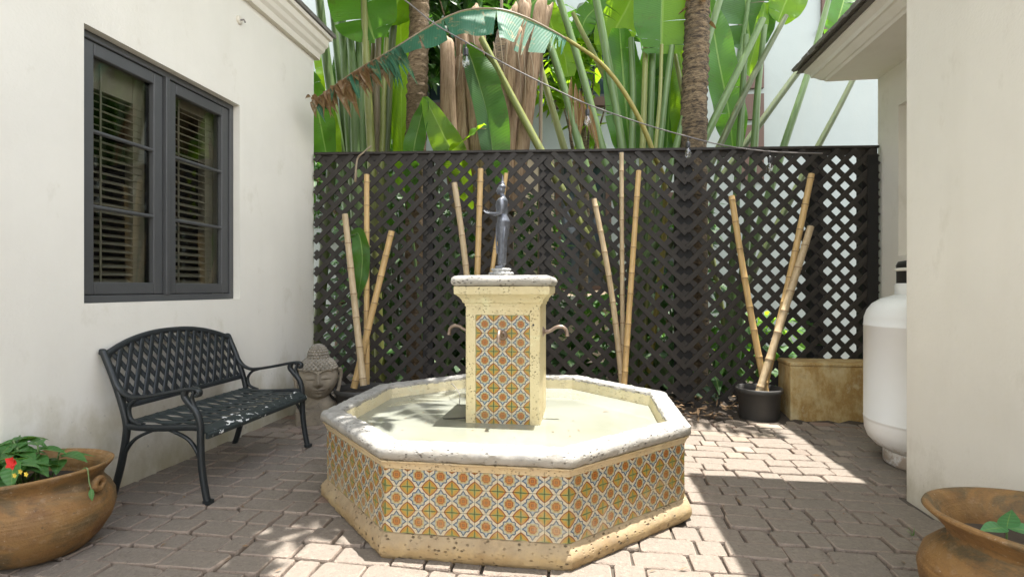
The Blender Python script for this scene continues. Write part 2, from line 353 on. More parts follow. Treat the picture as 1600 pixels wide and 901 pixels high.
# ------------------------------------------------------------------ mesh helpers
WL = {}
class MB:
    def __init__(s): s.v = []; s.f = []; s.uv = {}; s.sm = set()
    def add(s, vs, fs, uvs=None, smooth=False):
        o = len(s.v); s.v += [tuple(x) for x in vs]
        for i, f in enumerate(fs):
            if smooth: s.sm.add(len(s.f))
            if uvs: s.uv[len(s.f)] = uvs[i]
            s.f.append([o + k for k in f])
        return s
    def box(s, lo, hi, M=None):
        x0, y0, z0 = lo; x1, y1, z1 = hi
        vs = [Vector(p) for p in ((x0,y0,z0),(x1,y0,z0),(x1,y1,z0),(x0,y1,z0),(x0,y0,z1),(x1,y0,z1),(x1,y1,z1),(x0,y1,z1))]
        if M is not None: vs = [M @ p for p in vs]
        return s.add(vs, [(0,3,2,1),(4,5,6,7),(0,1,5,4),(1,2,6,5),(2,3,7,6),(3,0,4,7)])
    def rings(s, rs, closed_ring=True, cap=True, smooth=True, wrap=False):
        n = len(rs[0]); vs = [p for r in rs for p in r]; fs = []
        L = len(rs); up = L if wrap else L - 1
        for i in range(up):
            j = (i + 1) % L
            for k in range(n if closed_ring else n - 1):
                k2 = (k + 1) % n
                fs.append((i*n+k, i*n+k2, j*n+k2, j*n+k))
        o = len(s.f); s.add(vs, fs, None, smooth)
        if cap and not wrap and closed_ring:
            s.add([p for p in rs[0]], [tuple(range(n))[::-1]]); s.add([p for p in rs[-1]], [tuple(range(n))])
        return s
    def tube(s, pts, rad, n=8, flat=1.0, up=None, cap=True):
        pts = [Vector(p) for p in pts]; L = len(pts)
        rad = rad if isinstance(rad, (list, tuple)) else [rad] * L
        rs = []; prev = None
        for i, p in enumerate(pts):
            t = (pts[min(i+1, L-1)] - pts[max(i-1, 0)]).normalized()
            if up is not None: a = Vector(up).cross(t)
            elif prev is None: a = t.cross(Vector((0, 0, 1)) if abs(t.z) < .9 else Vector((1, 0, 0)))
            else: a = prev - t * prev.dot(t)
            a.normalize(); prev = a; b = t.cross(a)
            rs.append([p + (a * math.cos(2*math.pi*k/n) + b * math.sin(2*math.pi*k/n) * flat) * rad[i] for k in range(n)])
        return s.rings(rs, True, cap)
    def bar(s, pts, wd, th, up):
        """rectangular section swept along pts; wd along `up`, th across"""
        pts = [Vector(p) for p in pts]; L = len(pts); up = Vector(up).normalized(); rs = []
        for i, p in enumerate(pts):
            t = (pts[min(i+1, L-1)] - pts[max(i-1, 0)]).normalized(); a = t.cross(up).normalized()
            rs.append([p + up*wd/2*x + a*th/2*y for x, y in ((-1,-.6),(-.6,-1),(.6,-1),(1,-.6),(1,.6),(.6,1),(-.6,1),(-1,.6))])
        return s.rings(rs, True, True, True)
    def lathe(s, prof, c, n=48, jit=0., seed=0, cap=False):
        rnd = random.Random(seed); c = Vector(c)
        ph = [rnd.random()*6.28 for _ in range(4)]
        rs = []
        for r, z in prof:
            ring = []
            for k in range(n):
                a = 2*math.pi*k/n; rr = r * (1 + jit*(math.sin(2*a+ph[0]) + .6*math.sin(3*a+ph[1]+z*5)))
                ring.append(c + Vector((rr*math.cos(a), rr*math.sin(a), z + jit*.6*math.sin(2*a+ph[2]) * (z > .25))))
            rs.append(ring)
        return s.rings(rs, True, cap)
    def build(s, name, mat, parent=None, loc=None, autosmooth=True):
        me = bpy.data.meshes.new(name)
        base = WL.get(parent, Vector()) if parent else Vector(loc) if loc is not None else Vector()
        me.from_pydata([(Vector(p) - base) for p in s.v], [], s.f)
        if s.uv:
            ul = me.uv_layers.new(name='UVMap')
            for pi, poly in enumerate(me.polygons):
                if pi in s.uv:
                    for li, q in zip(poly.loop_indices, s.uv[pi]): ul.data[li].uv = q
        for pi in s.sm: me.polygons[pi].use_smooth = True
        me.materials.append(MAT[mat]); me.update()
        o = bpy.data.objects.new(name, me); C.objects.link(o)
        if parent: o.parent = parent; WL[o] = base
        else: o.location = base; WL[o] = base
        return o

def tag(o, label=None, cat=None, group=None, kind=None):
    if label: o['label'] = label
    if cat: o['category'] = cat
    if group: o['group'] = group
    if kind: o['kind'] = kind
    return o
def thing(name, label, cat, loc, group=None, kind=None):
    o = bpy.data.objects.new(name, None); o.empty_display_size = .1; C.objects.link(o)
    o.location = loc; WL[o] = Vector(loc); return tag(o, label, cat, group, kind)
def child(name, mesh, parent, loc, scale=None, rot=None, M=None):
    """an object sharing mesh data, placed at a world position under parent"""
    o = bpy.data.objects.new(name, mesh); C.objects.link(o); o.parent = parent
    o.location = Vector(loc) - WL.get(parent, Vector())
    if M is not None: o.rotation_euler = M.to_euler()
    if rot: o.rotation_euler = rot
    if scale: o.scale = scale
    return o
def bevel(o, wd=.004, seg=2):
    b = o.modifiers.new('bevel', 'BEVEL'); b.width = wd; b.segments = seg; b.limit_method = 'ANGLE'; return o
def smoothcurve(pts, n=8):
    """Catmull-Rom through pts"""
    pts = [Vector(p) for p in pts]; q = [pts[0]*2 - pts[1]] + pts + [pts[-1]*2 - pts[-2]]; out = []
    for i in range(1, len(q) - 2):
        for k in range(n):
            t = k / n; a, b, c, d = q[i-1], q[i], q[i+1], q[i+2]
            out.append(.5*((2*b) + (c-a)*t + (2*a-5*b+4*c-d)*t*t + (3*b-a-3*c+d)*t**3))
    return out + [pts[-1]]

# ------------------------------------------------------------------ ground, patio
g = MB(); g.add([(-60,-40,-.06),(60,-40,-.06),(60,80,-.06),(-60,80,-.06)], [(0,1,2,3)]); tag(g.build('ground', 'soil'), kind='structure')
g = MB(); g.box((-2.78, -6, -.055), (2.87, 5.0, -.022)); patio = g.build('patio', 'sand'); tag(patio, kind='structure')
g = MB(); nx, ny = 60, 14; vs = []; fs = []
for j in range(ny + 1):
    for i in range(nx + 1):
        x = -2.78 + 5.6*i/nx; y = 4.86 + .05*math.sin(i*.9) + 3.6*j/ny
        vs.append((x, y, -.03 + .035*random.random() + .02*min(j, 3)))
for j in range(ny):
    for i in range(nx): a = j*(nx+1)+i; fs.append((a, a+1, a+nx+2, a+nx+1))
g.add(vs, fs, None, True); tag(g.build('mulch_bed', 'soil'), kind='structure')

FC = Vector((-.483, 3.239, 0))                     # fountain centre
def in_fountain(x, y, r=1.0):
    dx, dy = abs(x-FC.x), abs(y-FC.y); ap = r
    return dx < ap and dy < ap and (dx+dy) < ap*1.414
def paver_mesh(seed):
    rnd = random.Random(seed); out = []
    for (cx_, cy_, n_) in ((.5,.5,3),(-.5,.5,3),(-.5,-.5,3),(.5,-.5,3)):
        ca = math.atan2(cy_, cx_); cr = rnd.uniform(.04, .12)
        for k in range(n_):
            a = ca + (k-1)*.78
            out.append((cx_ - math.copysign(cr, cx_) + cr*math.cos(a)*1.0 + rnd.uniform(-.015,.015), cy_ - math.copysign(cr*1.3, cy_) + cr*1.3*math.sin(a) + rnd.uniform(-.02,.02)))
    rings = []
    for sc, z in ((1.0, -.05), (1.0, -.012), (.982, -.004), (.94, 0)):
        rings.append([(x*sc, y*sc, z + (rnd.uniform(-.0015,.0015) if z == 0 else 0)) for x, y in out])
    m = MB(); m.rings(rings, True, False, False); m.add(rings[-1], [tuple(range(12))]); return m
pmb = [paver_mesh(i) for i in range(14)]
pme = []
for m in pmb:
    me = bpy.data.meshes.new('paver'); me.from_pydata(m.v, [], m.f); me.materials.append(MAT['paver'])
    pme.append(me)
slots = []
y = 1.0; row = 0
while y < 4.93:
    dy = .142 + random.uniform(-.006, .006); x = -2.78 + random.uniform(-.05, 0)
    while x < 2.86:
        L = random.choice((.12, .14, .19, .21, .26, .28)) + random.uniform(-.012, .012)
        if y + dy/2 < 3.3 and x < 1.60 < x + L: L = 1.60 - x
        xc, yc = x + L/2, y + dy/2
        edge = xc > 1.60 and yc < 3.3
        if xc + L/2 > 1.66 and yc < 3.3: pass
        elif L < .05: pass
        elif xc - L/2 > 1.834 and yc < 3.25: pass
        elif not in_fountain(xc, yc, .93):
            slots.append((xc, yc + random.gauss(0,.004), L - .011, dy - .011 + random.gauss(0,.0025), 0.0))
        x += L
    y += dy
yy = 1.1
while yy < 3.32:                                  # soldier course along the right wall, a bit sunken and lifted
    L = random.uniform(.2, .27); slots.append((1.705 + random.uniform(-.01,.01), yy + L/2, .20, L - .014, random.uniform(-.02, .012))); yy += L
def vis_key(s):
    dx, dy = s[0]*cy + s[1]*sy_, -s[0]*sy_ + s[1]*cy
    if dy < 1.3: return -1
    u = 800 + dx/dy*FPX; v = 450 + 1.2/dy*FPX
    if u < -60 or u > 1660 or v > 960: return -1
    if in_fountain(s[0], s[1], 1.0): return 0
    if -.95 < math.atan2(s[0]-FC.x, s[1]-FC.y)*0 + s[0]-FC.x < .9 and s[1] > FC.y+.9: return 0
    return s[2]*s[3]/dy**3
slots.sort(key=vis_key, reverse=True)
rest = MB()
for i, (xc, yc, L, dy, dz) in enumerate(slots):
    k = i % len(pme); rz = random.gauss(0, .024); z = random.gauss(0, .0036) + dz; tx, ty = random.gauss(0, .008), random.gauss(0, .010)
    if i < 300:
        o = child('paver', pme[k], patio, (xc, yc, z), (L, dy, 1), (tx, ty, rz))
    else:
        M = Matrix.Translation((xc, yc, z)) @ Matrix.Rotation(rz, 4, 'Z') @ Matrix.Diagonal((L, dy, 1, 1))
        rest.add([M @ Vector(p) for p in pmb[k].v], pmb[k].f)
tag(rest.build('outlying_pavers', 'paver', patio), kind='stuff')

# ------------------------------------------------------------------ left house
WX = -2.78
house = thing('house', 'cream stucco house wall with grey casement window on the left', 'house', (WX, 3, 0))
def wall_x(x, y0, y1, z0, z1, hole, depth, facing):
    """a wall face on plane x, with a rectangular hole (y0,y1,z0,z1) and reveals of `depth`; facing +1 looks to +x"""
    m = MB(); hy0, hy1, hz0, hz1 = hole; xb = x - facing*depth
    ys = [y0, hy0, hy1, y1]; zs = [z0, hz0, hz1, z1]
    for i in range(3):
        for j in range(3):
            if i == 1 and j == 1: continue
            q = [(x, ys[i], zs[j]), (x, ys[i+1], zs[j]), (x, ys[i+1], zs[j+1]), (x, ys[i], zs[j+1])]
            m.add(q if facing > 0 else q[::-1], [(0,1,2,3)])
    for a, b in (((hy0,hz0),(hy1,hz0)), ((hy1,hz0),(hy1,hz1)), ((hy1,hz1),(hy0,hz1)), ((hy0,hz1),(hy0,hz0))):
        m.add([(x,*a),(x,*b),(xb,*b),(xb,*a)], [(0,1,2,3)])
    xw = x - facing*.25
    m.add([(x,y1,z0),(xw,y1,z0),(xw,y1,z1),(x,y1,z1)], [(0,1,2,3)]); m.add([(x,y0,z0),(xw,y0,z0),(xw,y0,z1),(x,y0,z1)], [(0,1,2,3)])
    m.add([(x,y0,z1),(x,y1,z1),(xw,y1,z1),(xw,y0,z1)], [(0,1,2,3)])
    for i in range(3):
        for j in range(3):
            if i == 1 and j == 1: continue
            m.add([(xw, ys[i], zs[j]), (xw, ys[i+1], zs[j]), (xw, ys[i+1], zs[j+1]), (xw, ys[i], zs[j+1])], [(0,1,2,3)])
    return m
HY0, HY1, HZ0, HZ1 = 2.545, 3.87, 1.115, 2.685
wall_x(WX, -4, 5.03, -.06, 3.6, (HY0, HY1, HZ0, HZ1), .12, 1).build('wall', 'wall', house)
m = MB()
prof = [(0,3.57),(.045,3.572),(.05,3.63),(.075,3.66),(.085,3.70),(.105,3.725),(.11,3.79),(.135,3.80),(.14,3.835),(0,3.84)]
m.rings([[(WX + a, yv + (a if yv > 0 else 0), z) for a, z in prof] for yv in (-4, 5.03)], False, False, False)
m.rings([[(xv + (a if xv > -4 else 0), 5.03 + a, z) for a, z in prof] for xv in (WX, -9)], False, False, False)
m.build('cornice', 'trim', house)
m = MB(); m.add([(WX+.16,-4,3.842),(WX+.16,5.2,3.842),(-7.5,5.2,5.3),(-7.5,-4,5.3),(WX+.16,-4,3.88),(WX+.16,5.2,3.88),(-7.5,5.2,5.34),(-7.5,-4,5.34)], [(0,1,2,3),(4,7,6,5),(0,4,5,1),(1,5,6,2),(2,6,7,3),(3,7,4,0)])
m.build('roof', 'shingle', house)
m = MB(); m.box((-9, 4.79, -.06), (WX-.252, 5.028, 3.6)); m.build('end_wall', 'wall', house)
# room behind the window
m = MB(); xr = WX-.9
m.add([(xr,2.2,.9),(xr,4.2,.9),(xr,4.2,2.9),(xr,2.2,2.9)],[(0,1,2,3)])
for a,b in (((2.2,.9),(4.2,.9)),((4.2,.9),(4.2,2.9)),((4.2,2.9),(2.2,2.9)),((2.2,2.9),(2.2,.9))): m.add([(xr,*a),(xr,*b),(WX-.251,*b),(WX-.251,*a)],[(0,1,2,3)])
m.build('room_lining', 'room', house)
# window: outer frame > sashes, muntins, panes, blind slats
xf0, xf1 = WX-.115, WX-.055
m = MB()
fw = .045
m.box((xf0,HY0+.002,HZ0+.002),(xf1,HY0+fw,HZ1-.002)); m.box((xf0,HY1-fw,HZ0+.002),(xf1,HY1-.002,HZ1-.002))
m.box((xf0,HY0+fw,HZ0+.002),(xf1,HY1-fw,HZ0+fw)); m.box((xf0,HY0+fw,HZ1-fw),(xf1,HY1-fw,HZ1-.002))
ym = (HY0+HY1)/2 - .02
m.box((xf0,ym-.016,HZ0+fw),(xf1+.012,ym+.016,HZ1-fw))
win = bevel(m.build('window', 'frame', house), .004)
for (a, b) in ((HY0+fw+.003, ym-.019), (ym+.019, HY1-fw-.003)):
    m = MB(); s = .075; x0, x1 = xf0+.006, xf1-.012; za, zb = HZ0+fw+.003, HZ1-fw-.003
    m.box((x0,a,za),(x1,a+s,zb)); m.box((x0,b-s,za),(x1,b,zb)); m.box((x0,a+s,za),(x1,b-s,za+s)); m.box((x0,a+s,zb-s),(x1,b-s,zb))
    bevel(m.build('sash', 'frame', win), .006)
    hgt = (zb - za - 2*s)/3
    for k in (1, 2):
        zc = za + s + hgt*k; m = MB(); m.tube([((x0+x1)/2+.006, a+s-.005, zc), ((x0+x1)/2+.006, b-s+.005, zc)], .013, 8); m.build('muntin', 'frame', win)
    m = MB(); xg = x0+.012; m.box((xg-.004,a+s-.01,za+s-.01),(xg,b-s+.01,zb-s+.01)); m.build('pane', 'glass', win)
    slat = MB(); wd, ln = .062, (b-a-2*s+.06)
    slat.box((-wd/2, -ln/2, -.003), (wd/2, ln/2, .003)); sm_ = bpy.data.meshes.new('blind_slat'); sm_.from_pydata(slat.v, [], slat.f); sm_.materials.append(MAT['blind'])
    nsl = 25; z_top = zb - s - .02 - (.16 if a < 3 else .05)
    for k in range(nsl):
        child('blind_slat', sm_, win, (WX-.19, (a+b)/2 - .02, za+s+.01 + (z_top - za - s)*k/(nsl-1)), None, (0, R(24 + random.uniform(-3,3)), 0))
    m = MB(); m.box((WX-.225,a+s-.03,za+s-.03),(WX-.165,a+s+.03,zb-s+.04)); m.box((WX-.226,b-s-.06,za+s-.03),(WX-.166,b-s+.03,zb-s+.04)); m.box((WX-.224,a+s+.03,z_top+.03),(WX-.168,b-s-.06,zb-s+.04))
    m.tube([(WX-.15,a+s+.12,za+s),(WX-.15,a+s+.12,zb-s)], .006, 6)
    m.build('shutter_frame', 'blind', win)
h = thing('wall_hook', 'small round plaster fitting high on the cream wall below the cornice', 'wall fitting', P(383, 31, 4.2))
hp = P(383, 31, 4.2); m = MB(); k = (WX + .002); rr = .028
hp = Vector((WX, hp.y, hp.z)); h.location = hp; WL[h] = hp
m.rings([[hp + Vector((dx, r_*math.cos(t*.3927), r_*math.sin(t*.3927))) for t in range(16)] for dx, r_ in ((0,.034),(.012,.034),(.018,.028))]); m.build('plate', 'trim', h)
m = MB(); m.tube([hp+Vector((.018,0,0)), hp+Vector((.045,0,0)), hp+Vector((.055,.004,-.02))], .007, 8); m.build('hook', 'cable', h)

# ------------------------------------------------------------------ right house
RX, RY = 1.834, 3.296; FX, FY = 2.866, 5.60
rh = thing('house', 'warm white stucco house with shingled eave and tank recess on the right', 'house', (RX, 3, 0))
m = MB(); m.box((RX, -4, -.06), (RX+1.3, RY, 3.45)); bevel(m.build('wall', 'wall_right', rh), .012, 2)
wall_x(FX, RY+.002, FY, -.06, 3.45, (4.1, 5.26, 1.5, 2.89), .14, -1).build('recessed_wall', 'wall_right', rh)
m = MB(); m.box((FX+.141, 4.0, 1.4), (FX+.2, 5.4, 3.0)); m.build('niche_back', 'wall_right', rh)
m = MB(); m.box((FX+.252, 5.35, -.06), (7, FY-.002, 3.45)); m.build('end_wall', 'wall_right', rh)
def eave(x_out, x_wall, y0, y1, hips):
    """soffit and mouldings along y, outer edge at x_out, returned as MB; ends at y1 mitred round the corner"""
    pr = [(.18, 3.27), (.165, 3.29), (.15, 3.295), (.10, 3.345), (.08, 3.35), (.075, 3.385), (.035, 3.42), (.03, 3.44)]
    m = MB()
    m.rings([[(x_out + a, yv - (a if yv == y1 else 0), z) for a, z in pr] for yv in (y0, y1)], False, False, False)
    m.rings([[((x_out + a) if xv is None else xv, y1 - a, z) for a, z in pr] for xv in (None, x_wall + 3.4)], False, False, False)
    m.add([(x_out+.18,y0,3.27),(x_wall+3.4,y0,3.27),(x_wall+3.4,y1-.18,3.27),(x_out+.18,y1-.18,3.27)], [(0,3,2,1)])
    return m
NE = 1.09
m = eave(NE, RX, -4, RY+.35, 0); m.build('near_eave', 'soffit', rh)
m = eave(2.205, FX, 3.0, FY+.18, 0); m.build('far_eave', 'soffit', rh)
for (x0, ya, yb, rise) in ((NE-.02, -4, RY+.37, .5), (2.18, RY+.2, FY+.2, .62)):
    m = MB(); zz = 3.442; W_ = 3.5
    a = [(x0,ya,zz),(x0,yb,zz),(x0+W_,yb,zz+W_*.02),(x0+W_,ya,zz+W_*.02)]
    b = [(x0+.03,ya,zz+.05),(x0+.03,yb-.03,zz+.05),(x0+W_,yb-1.2,zz+W_*rise*.6),(x0+W_,ya,zz+W_*rise*.6)]
    m.add(a+b, [(0,1,2,3),(4,7,6,5),(0,4,5,1),(1,5,6,2),(2,6,7,3),(3,7,4,0)]); m.build('roof', 'shingle', rh)
# shingle courses along the far eave edge
me = bpy.data.meshes.new('shingle'); q = MB(); q.box((-.03,-.5,0),(.28,.5,.022)); me.from_pydata(q.v, [], q.f); me.materials.append(MAT['shingle'])
yy = 3.5; k = 0
while yy < FY + .15:
    L = random.uniform(.1, .17)
    for lay in range(2):
        child('shingle', me, rh, (2.165 + .02*lay + random.uniform(-.012,.012) + .02*(lay==2), yy + L/2 + .04*lay, 3.462 + .024*lay + random.uniform(0,.006)), (1, L-.006, random.uniform(.8,1.3)), (random.uniform(-.02,.02), R(-17), random.uniform(-.04,.04)))
    yy += L

# ------------------------------------------------------------------ building beyond the fence
BY = 9.4
far = thing('apartment_building', 'white rendered building with brown trimmed windows behind the lattice fence', 'building', (1, BY, 0))
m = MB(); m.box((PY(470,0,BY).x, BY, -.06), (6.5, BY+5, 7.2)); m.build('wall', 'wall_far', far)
def far_window(u0, v0, u1, v1, panes=2, fr='brownframe', gl='darkglass'):
    a, b = PY(u0, v1, BY), PY(u1, v0, BY); fwid = .1
    m = MB(); x0, x1, z0, z1 = a.x, b.x, a.z, b.z
    m.box((x0,BY-.07,z0),(x0+fwid,BY-.001,z1)); m.box((x1-fwid,BY-.07,z0),(x1,BY-.001,z1))
    m.box((x0+fwid,BY-.07,z0),(x1-fwid,BY-.001,z0+fwid)); m.box((x0+fwid,BY-.07,z1-fwid),(x1-fwid,BY-.001,z1))
    wdw = m.build('window', fr, far)
    n_ = panes; pw = (x1-x0-2*fwid)/n_
    for i in range(n_):
        xa = x0+fwid+i*pw
        m = MB(); m.box((xa+.002,BY-.028,z0+fwid+.002),(xa+pw-.002,BY-.004,z1-fwid-.002)); m.build('pane', gl, wdw)
        m = MB(); m.box((xa,BY-.055,z0+fwid),(xa+.045,BY-.03,z1-fwid)); m.box((xa+pw-.045,BY-.055,z0+fwid),(xa+pw,BY-.03,z1-fwid)); m.box((xa+.045,BY-.054,z0+fwid),(xa+pw-.045,BY-.03,z0+fwid+.05)); m.box((xa+.045,BY-.054,(z0+z1)/2),(xa+pw-.045,BY-.03,(z0+z1)/2+.03)); m.build('sash', 'frame', wdw)
    m = MB(); m.box((x0-.06,BY-.12,z0-.07),(x1+.06,BY-.002,z0-.002)); m.build('sill', fr, wdw)
far_window(660, 60, 742, 172); far_window(858, 45, 975, 166); far_window(1282, -80, 1352, 48, 1)
m = MB(); a, b = PY(858, 44, BY), PY(985, 36, BY); m.box((a.x,BY-.1,a.z),(b.x,BY-.002,b.z)); m.build('string_course', 'offwhite', far)
m = MB(); a, b = PY(930, 33, BY), PY(985, 0, BY); m.box((a.x,BY-.05,a.z),(b.x,BY-.002,b.z)); m.build('spandrel', 'brownframe', far)
zb = PY(1155, 330, BY).z
for k in range(9):                                 # brown blocks between pale bands up the wall
    a, b = PY(1153, 240-48*k+45, BY), PY(1192, 240-48*k+4, BY)
    m = MB(); m.box((a.x,BY-.06,a.z),(b.x,BY-.001,b.z)); m.build('brown_panel', 'brownframe', far)
m = MB(); a, b = PY(790, 248, BY), PY(1030, 236, BY); m.box((a.x,BY-.16,a.z),(b.x,BY-.002,b.z)); m.build('string_course', 'offwhite', far)
m = MB(); a, b = PY(795, 600, BY), PY(866, 250, BY); m.box((a.x,BY-.14,-.06),(b.x,BY-.002,b.z)); m.build('pier', 'tan_wall', far)
far_window(868, 252, 955, 455, 2); far_window(1000, 300, 1100, 500, 2)
m = MB(); a, b = PY(856, 482, BY-.5), PY(960, 462, BY-.5); m.box((a.x,BY-.6,a.z),(b.x,BY-.2,b.z)); m.build('ledge', 'offwhite', far)
m = MB(); a, b = PY(870, 600, BY-.5), PY(950, 482, BY-.5); m.box((a.x,BY-.5,-.06),(b.x,BY-.25,a.z+1.6)); m.build('ledge_base', 'tan_wall', far)

# ------------------------------------------------------------------ lattice fence
FL, FR_ = Vector((-2.755, 5.01, 0)), Vector((2.83, 5.53, 0)); FH = 2.58
fd = (FR_ - FL); FLEN = fd.length; fd.normalize(); fnrm = Vector((fd.y, -fd.x, 0))
fence = thing('lattice_fence', 'tall charcoal lattice fence closing the back of the courtyard', 'fence', FL)
Mf = Matrix((( fd.x, -fnrm.x, 0, FL.x), (fd.y, -fnrm.y, 0, FL.y), (0, 0, 1, 0), (0, 0, 0, 1)))    # local x along, y away from the courtyard
def fpt(x, yv, z): return Mf @ Vector((x, yv, z))
q = MB(); q.box((-.5, -.006, -.0245), (.5, .006, .0245)); slat_me = bpy.data.meshes.new('slat'); slat_me.from_pydata(q.v, [], q.f); slat_me.materials.append(MAT['lattice'])
def fence_x(u):                                   # distance along the fence seen at photo column u
    k = (u-800)/FPX; d = Vector((k*cy - sy_, k*sy_ + cy, 0))
    den = d.x*fd.y - d.y*fd.x
    return (FL.x*d.y - FL.y*d.x)/(fd.x*d.y - fd.y*d.x)*-1 if False else ((d.x*FL.y - d.y*FL.x)/(d.y*fd.x - d.x*fd.y))
bounds = [0, fence_x(668), fence_x(852), fence_x(1072), fence_x(1277), FLEN]
PER = .1667
Rf = Mf.to_3x3()
for pi in range(5):
    xa, xb = bounds[pi] + .003, bounds[pi+1] - .003
    zt, zb_ = FH - .013, (.02 if pi != 3 else .02)
    for lay, sgn in ((0, 1), (1, -1)):
        if pi in (2,): sg = -sgn
        else: sg = sgn
        ks = range(int((xa - 3)/PER) - 2, int((xb + 3)/PER) + 3)
        for k in ks:
            c0 = k*PER + (.083 if lay else 0)                # line x = c0 + sg*z
            z0, z1 = zb_, zt
            if sg > 0: z0 = max(z0, xa - c0); z1 = min(z1, xb - c0)
            else: z0 = max(z0, c0 - xb); z1 = min(z1, c0 - xa)
            if z1 - z0 < .05: continue
            zc = (z0+z1)/2; L = (z1-z0)*1.41421
            yo = -.014 if lay == 0 else .0
            ang = -math.pi/4*sg
            rot = (Rf @ Matrix.Rotation(-math.pi/4*sg + random.gauss(0,.0015), 3, 'Y'))
            child('slat', slat_me, fence, fpt(c0 + sg*zc, yo + random.uniform(-.0008,.0008), zc), (L, 1, random.uniform(.97,1.03)), None, rot)
m = MB()
def fbox(x0, x1, y0, y1, z0, z1, name):
    m = MB(); m.box((x0,y0,z0),(x1,y1,z1), Mf); return m.build(name, 'lattice' if name == 'rail' else 'post', fence)
fbox(0, FLEN, .008, .045, FH-.07, FH-.012, 'rail'); fbox(0, FLEN, -.026, .047, FH-.0115, FH+.012, 'rail')
for u, wd in ((668,.10),(852,.12),(1070,.16),(1277,.125),(1358,.125)):
    x = fence_x(u); fbox(x-wd/2, x+wd/2, .009, .1, -.06, FH-.072, 'post')
x = fence_x(1362); fbox(x-.055, x+.05, -.024, -.021, .02, FH-.08, 'trim_board')

# ------------------------------------------------------------------ fountain
ft = thing('fountain', 'octagonal coral stone fountain faced with patterned tiles and central pillar', 'fountain', FC)
def oct_pt(r, k, t):                               # along side k from vertex k to k+1
    a0, a1 = R(-112.5+45*k), R(-67.5+45*k)
    p0 = Vector((math.cos(a0), math.sin(a0), 0))*r; p1 = Vector((math.cos(a1), math.sin(a1), 0))*r
    return FC + p0.lerp(p1, t)
def oct_loft(prof, seg=14, jit=.0, cap_top=False, cap_bot=False, seed=1):
    rnd = random.Random(seed); m = MB(); rs = []
    for i, (r, z) in enumerate(prof):
        ring = []
        for k in range(8):
            for s_ in range(seg):
                rr = r + rnd.gauss(0, jit); ring.append(oct_pt(rr, k, s_/seg) + Vector((0,0,z + rnd.gauss(0, jit))))
        rs.append(ring)
    m.rings(rs, True, False, True)
    if cap_top: m.add(rs[-1], [tuple(range(len(rs[-1])))])
    return m
def sharp(o, ang=28):
    me = o.data; bm = bmesh.new(); bm.from_mesh(me)
    bmesh.ops.remove_doubles(bm, verts=bm.verts, dist=.00005); bmesh.ops.recalc_face_normals(bm, faces=bm.faces)
    for e in bm.edges: e.smooth = not (len(e.link_faces) == 2 and e.calc_face_angle(0) > R(ang))
    for f in bm.faces: f.smooth = True
    bm.to_mesh(me); bm.free(); return o
sharp(oct_loft([(1.08,-.02),(1.100,.0),(1.112,.018),(1.116,.040),(1.112,.060),(1.100,.082),(1.086,.100),(1.072,.104)], 26, .0018).build('base_ledge', 'ledge', ft))
oct_loft([(1.07,.09),(1.07,.395)], 1).build('basin_wall', 'grout', ft)
sharp(oct_loft([(1.07,.391),(1.0815,.391),(1.084,.398),(1.089,.412),(1.098,.422),(1.103,.426),(1.104,.431),(1.06,.433)], 14, .0006, seed=3).build('cove_moulding', 'cream', ft))
sharp(oct_loft([(1.06,.4325),(1.094,.433),(1.105,.438),(1.114,.449),(1.117,.464),(1.114,.480),(1.104,.492),(1.088,.498),(1.06,.5005),(1.02,.499),(.998,.497),(.991,.490),(.989,.47)], 40, .0017, seed=4).build('rim', 'rim', ft), 40)
sharp(oct_loft([(.989,.476),(.985,.40),(.97,.2),(.96,.15),(.3,.15)], 4, .0, seed=5).build('basin', 'basin', ft))
m = oct_loft([(.9835,.405)], 1); m = MB(); m.add([oct_pt(.9838, k, 0)+Vector((0,0,.405)) for k in range(8)], [tuple(range(8))]); m.build('water', 'water', ft)
# tiles
def tile_mesh(name, w_, h_, v0, v1, t=.008):
    q = MB(); b = .0009
    q.add([(-w_/2,0,0),(w_/2,0,0),(w_/2,0,h_),(-w_/2,0,h_),(-w_/2+b,-t,b),(w_/2-b,-t,b),(w_/2-b,-t,h_-b),(-w_/2+b,-t,h_-b)], [(4,5,6,7),(0,1,5,4),(1,2,6,5),(2,3,7,6),(3,0,4,7)])
    me = bpy.data.meshes.new(name); me.from_pydata(q.v, [], q.f); ul = me.uv_layers.new(name='UVMap')
    for pl in me.polygons:
        for li in pl.loop_indices:
            co = me.vertices[me.loops[li].vertex_index].co; ul.data[li].uv = (co.x/w_+.5, v0 + (v1-v0)*co.z/h_)
    me.materials.append(MAT['tile']); return me
TW = 2*1.0785*math.sin(R(22.5))/8; TH = .1047
t_full = tile_mesh('tile', TW-.0008, TH-.0008, 0, 1); t_cut = tile_mesh('tile', TW-.0008, TH*.74-.0008, 0, .74)
for k in range(8):
    ang = R(45*k)
    for i in range(8):
        for j in range(3):
            p = oct_pt(1.0715, k, (i+.5)/8); p.z = .1045 + j*TH
            child('tile', t_full if j < 2 else t_cut, ft, p, None, (random.gauss(0,.003), 0, ang + random.gauss(0,.003)))
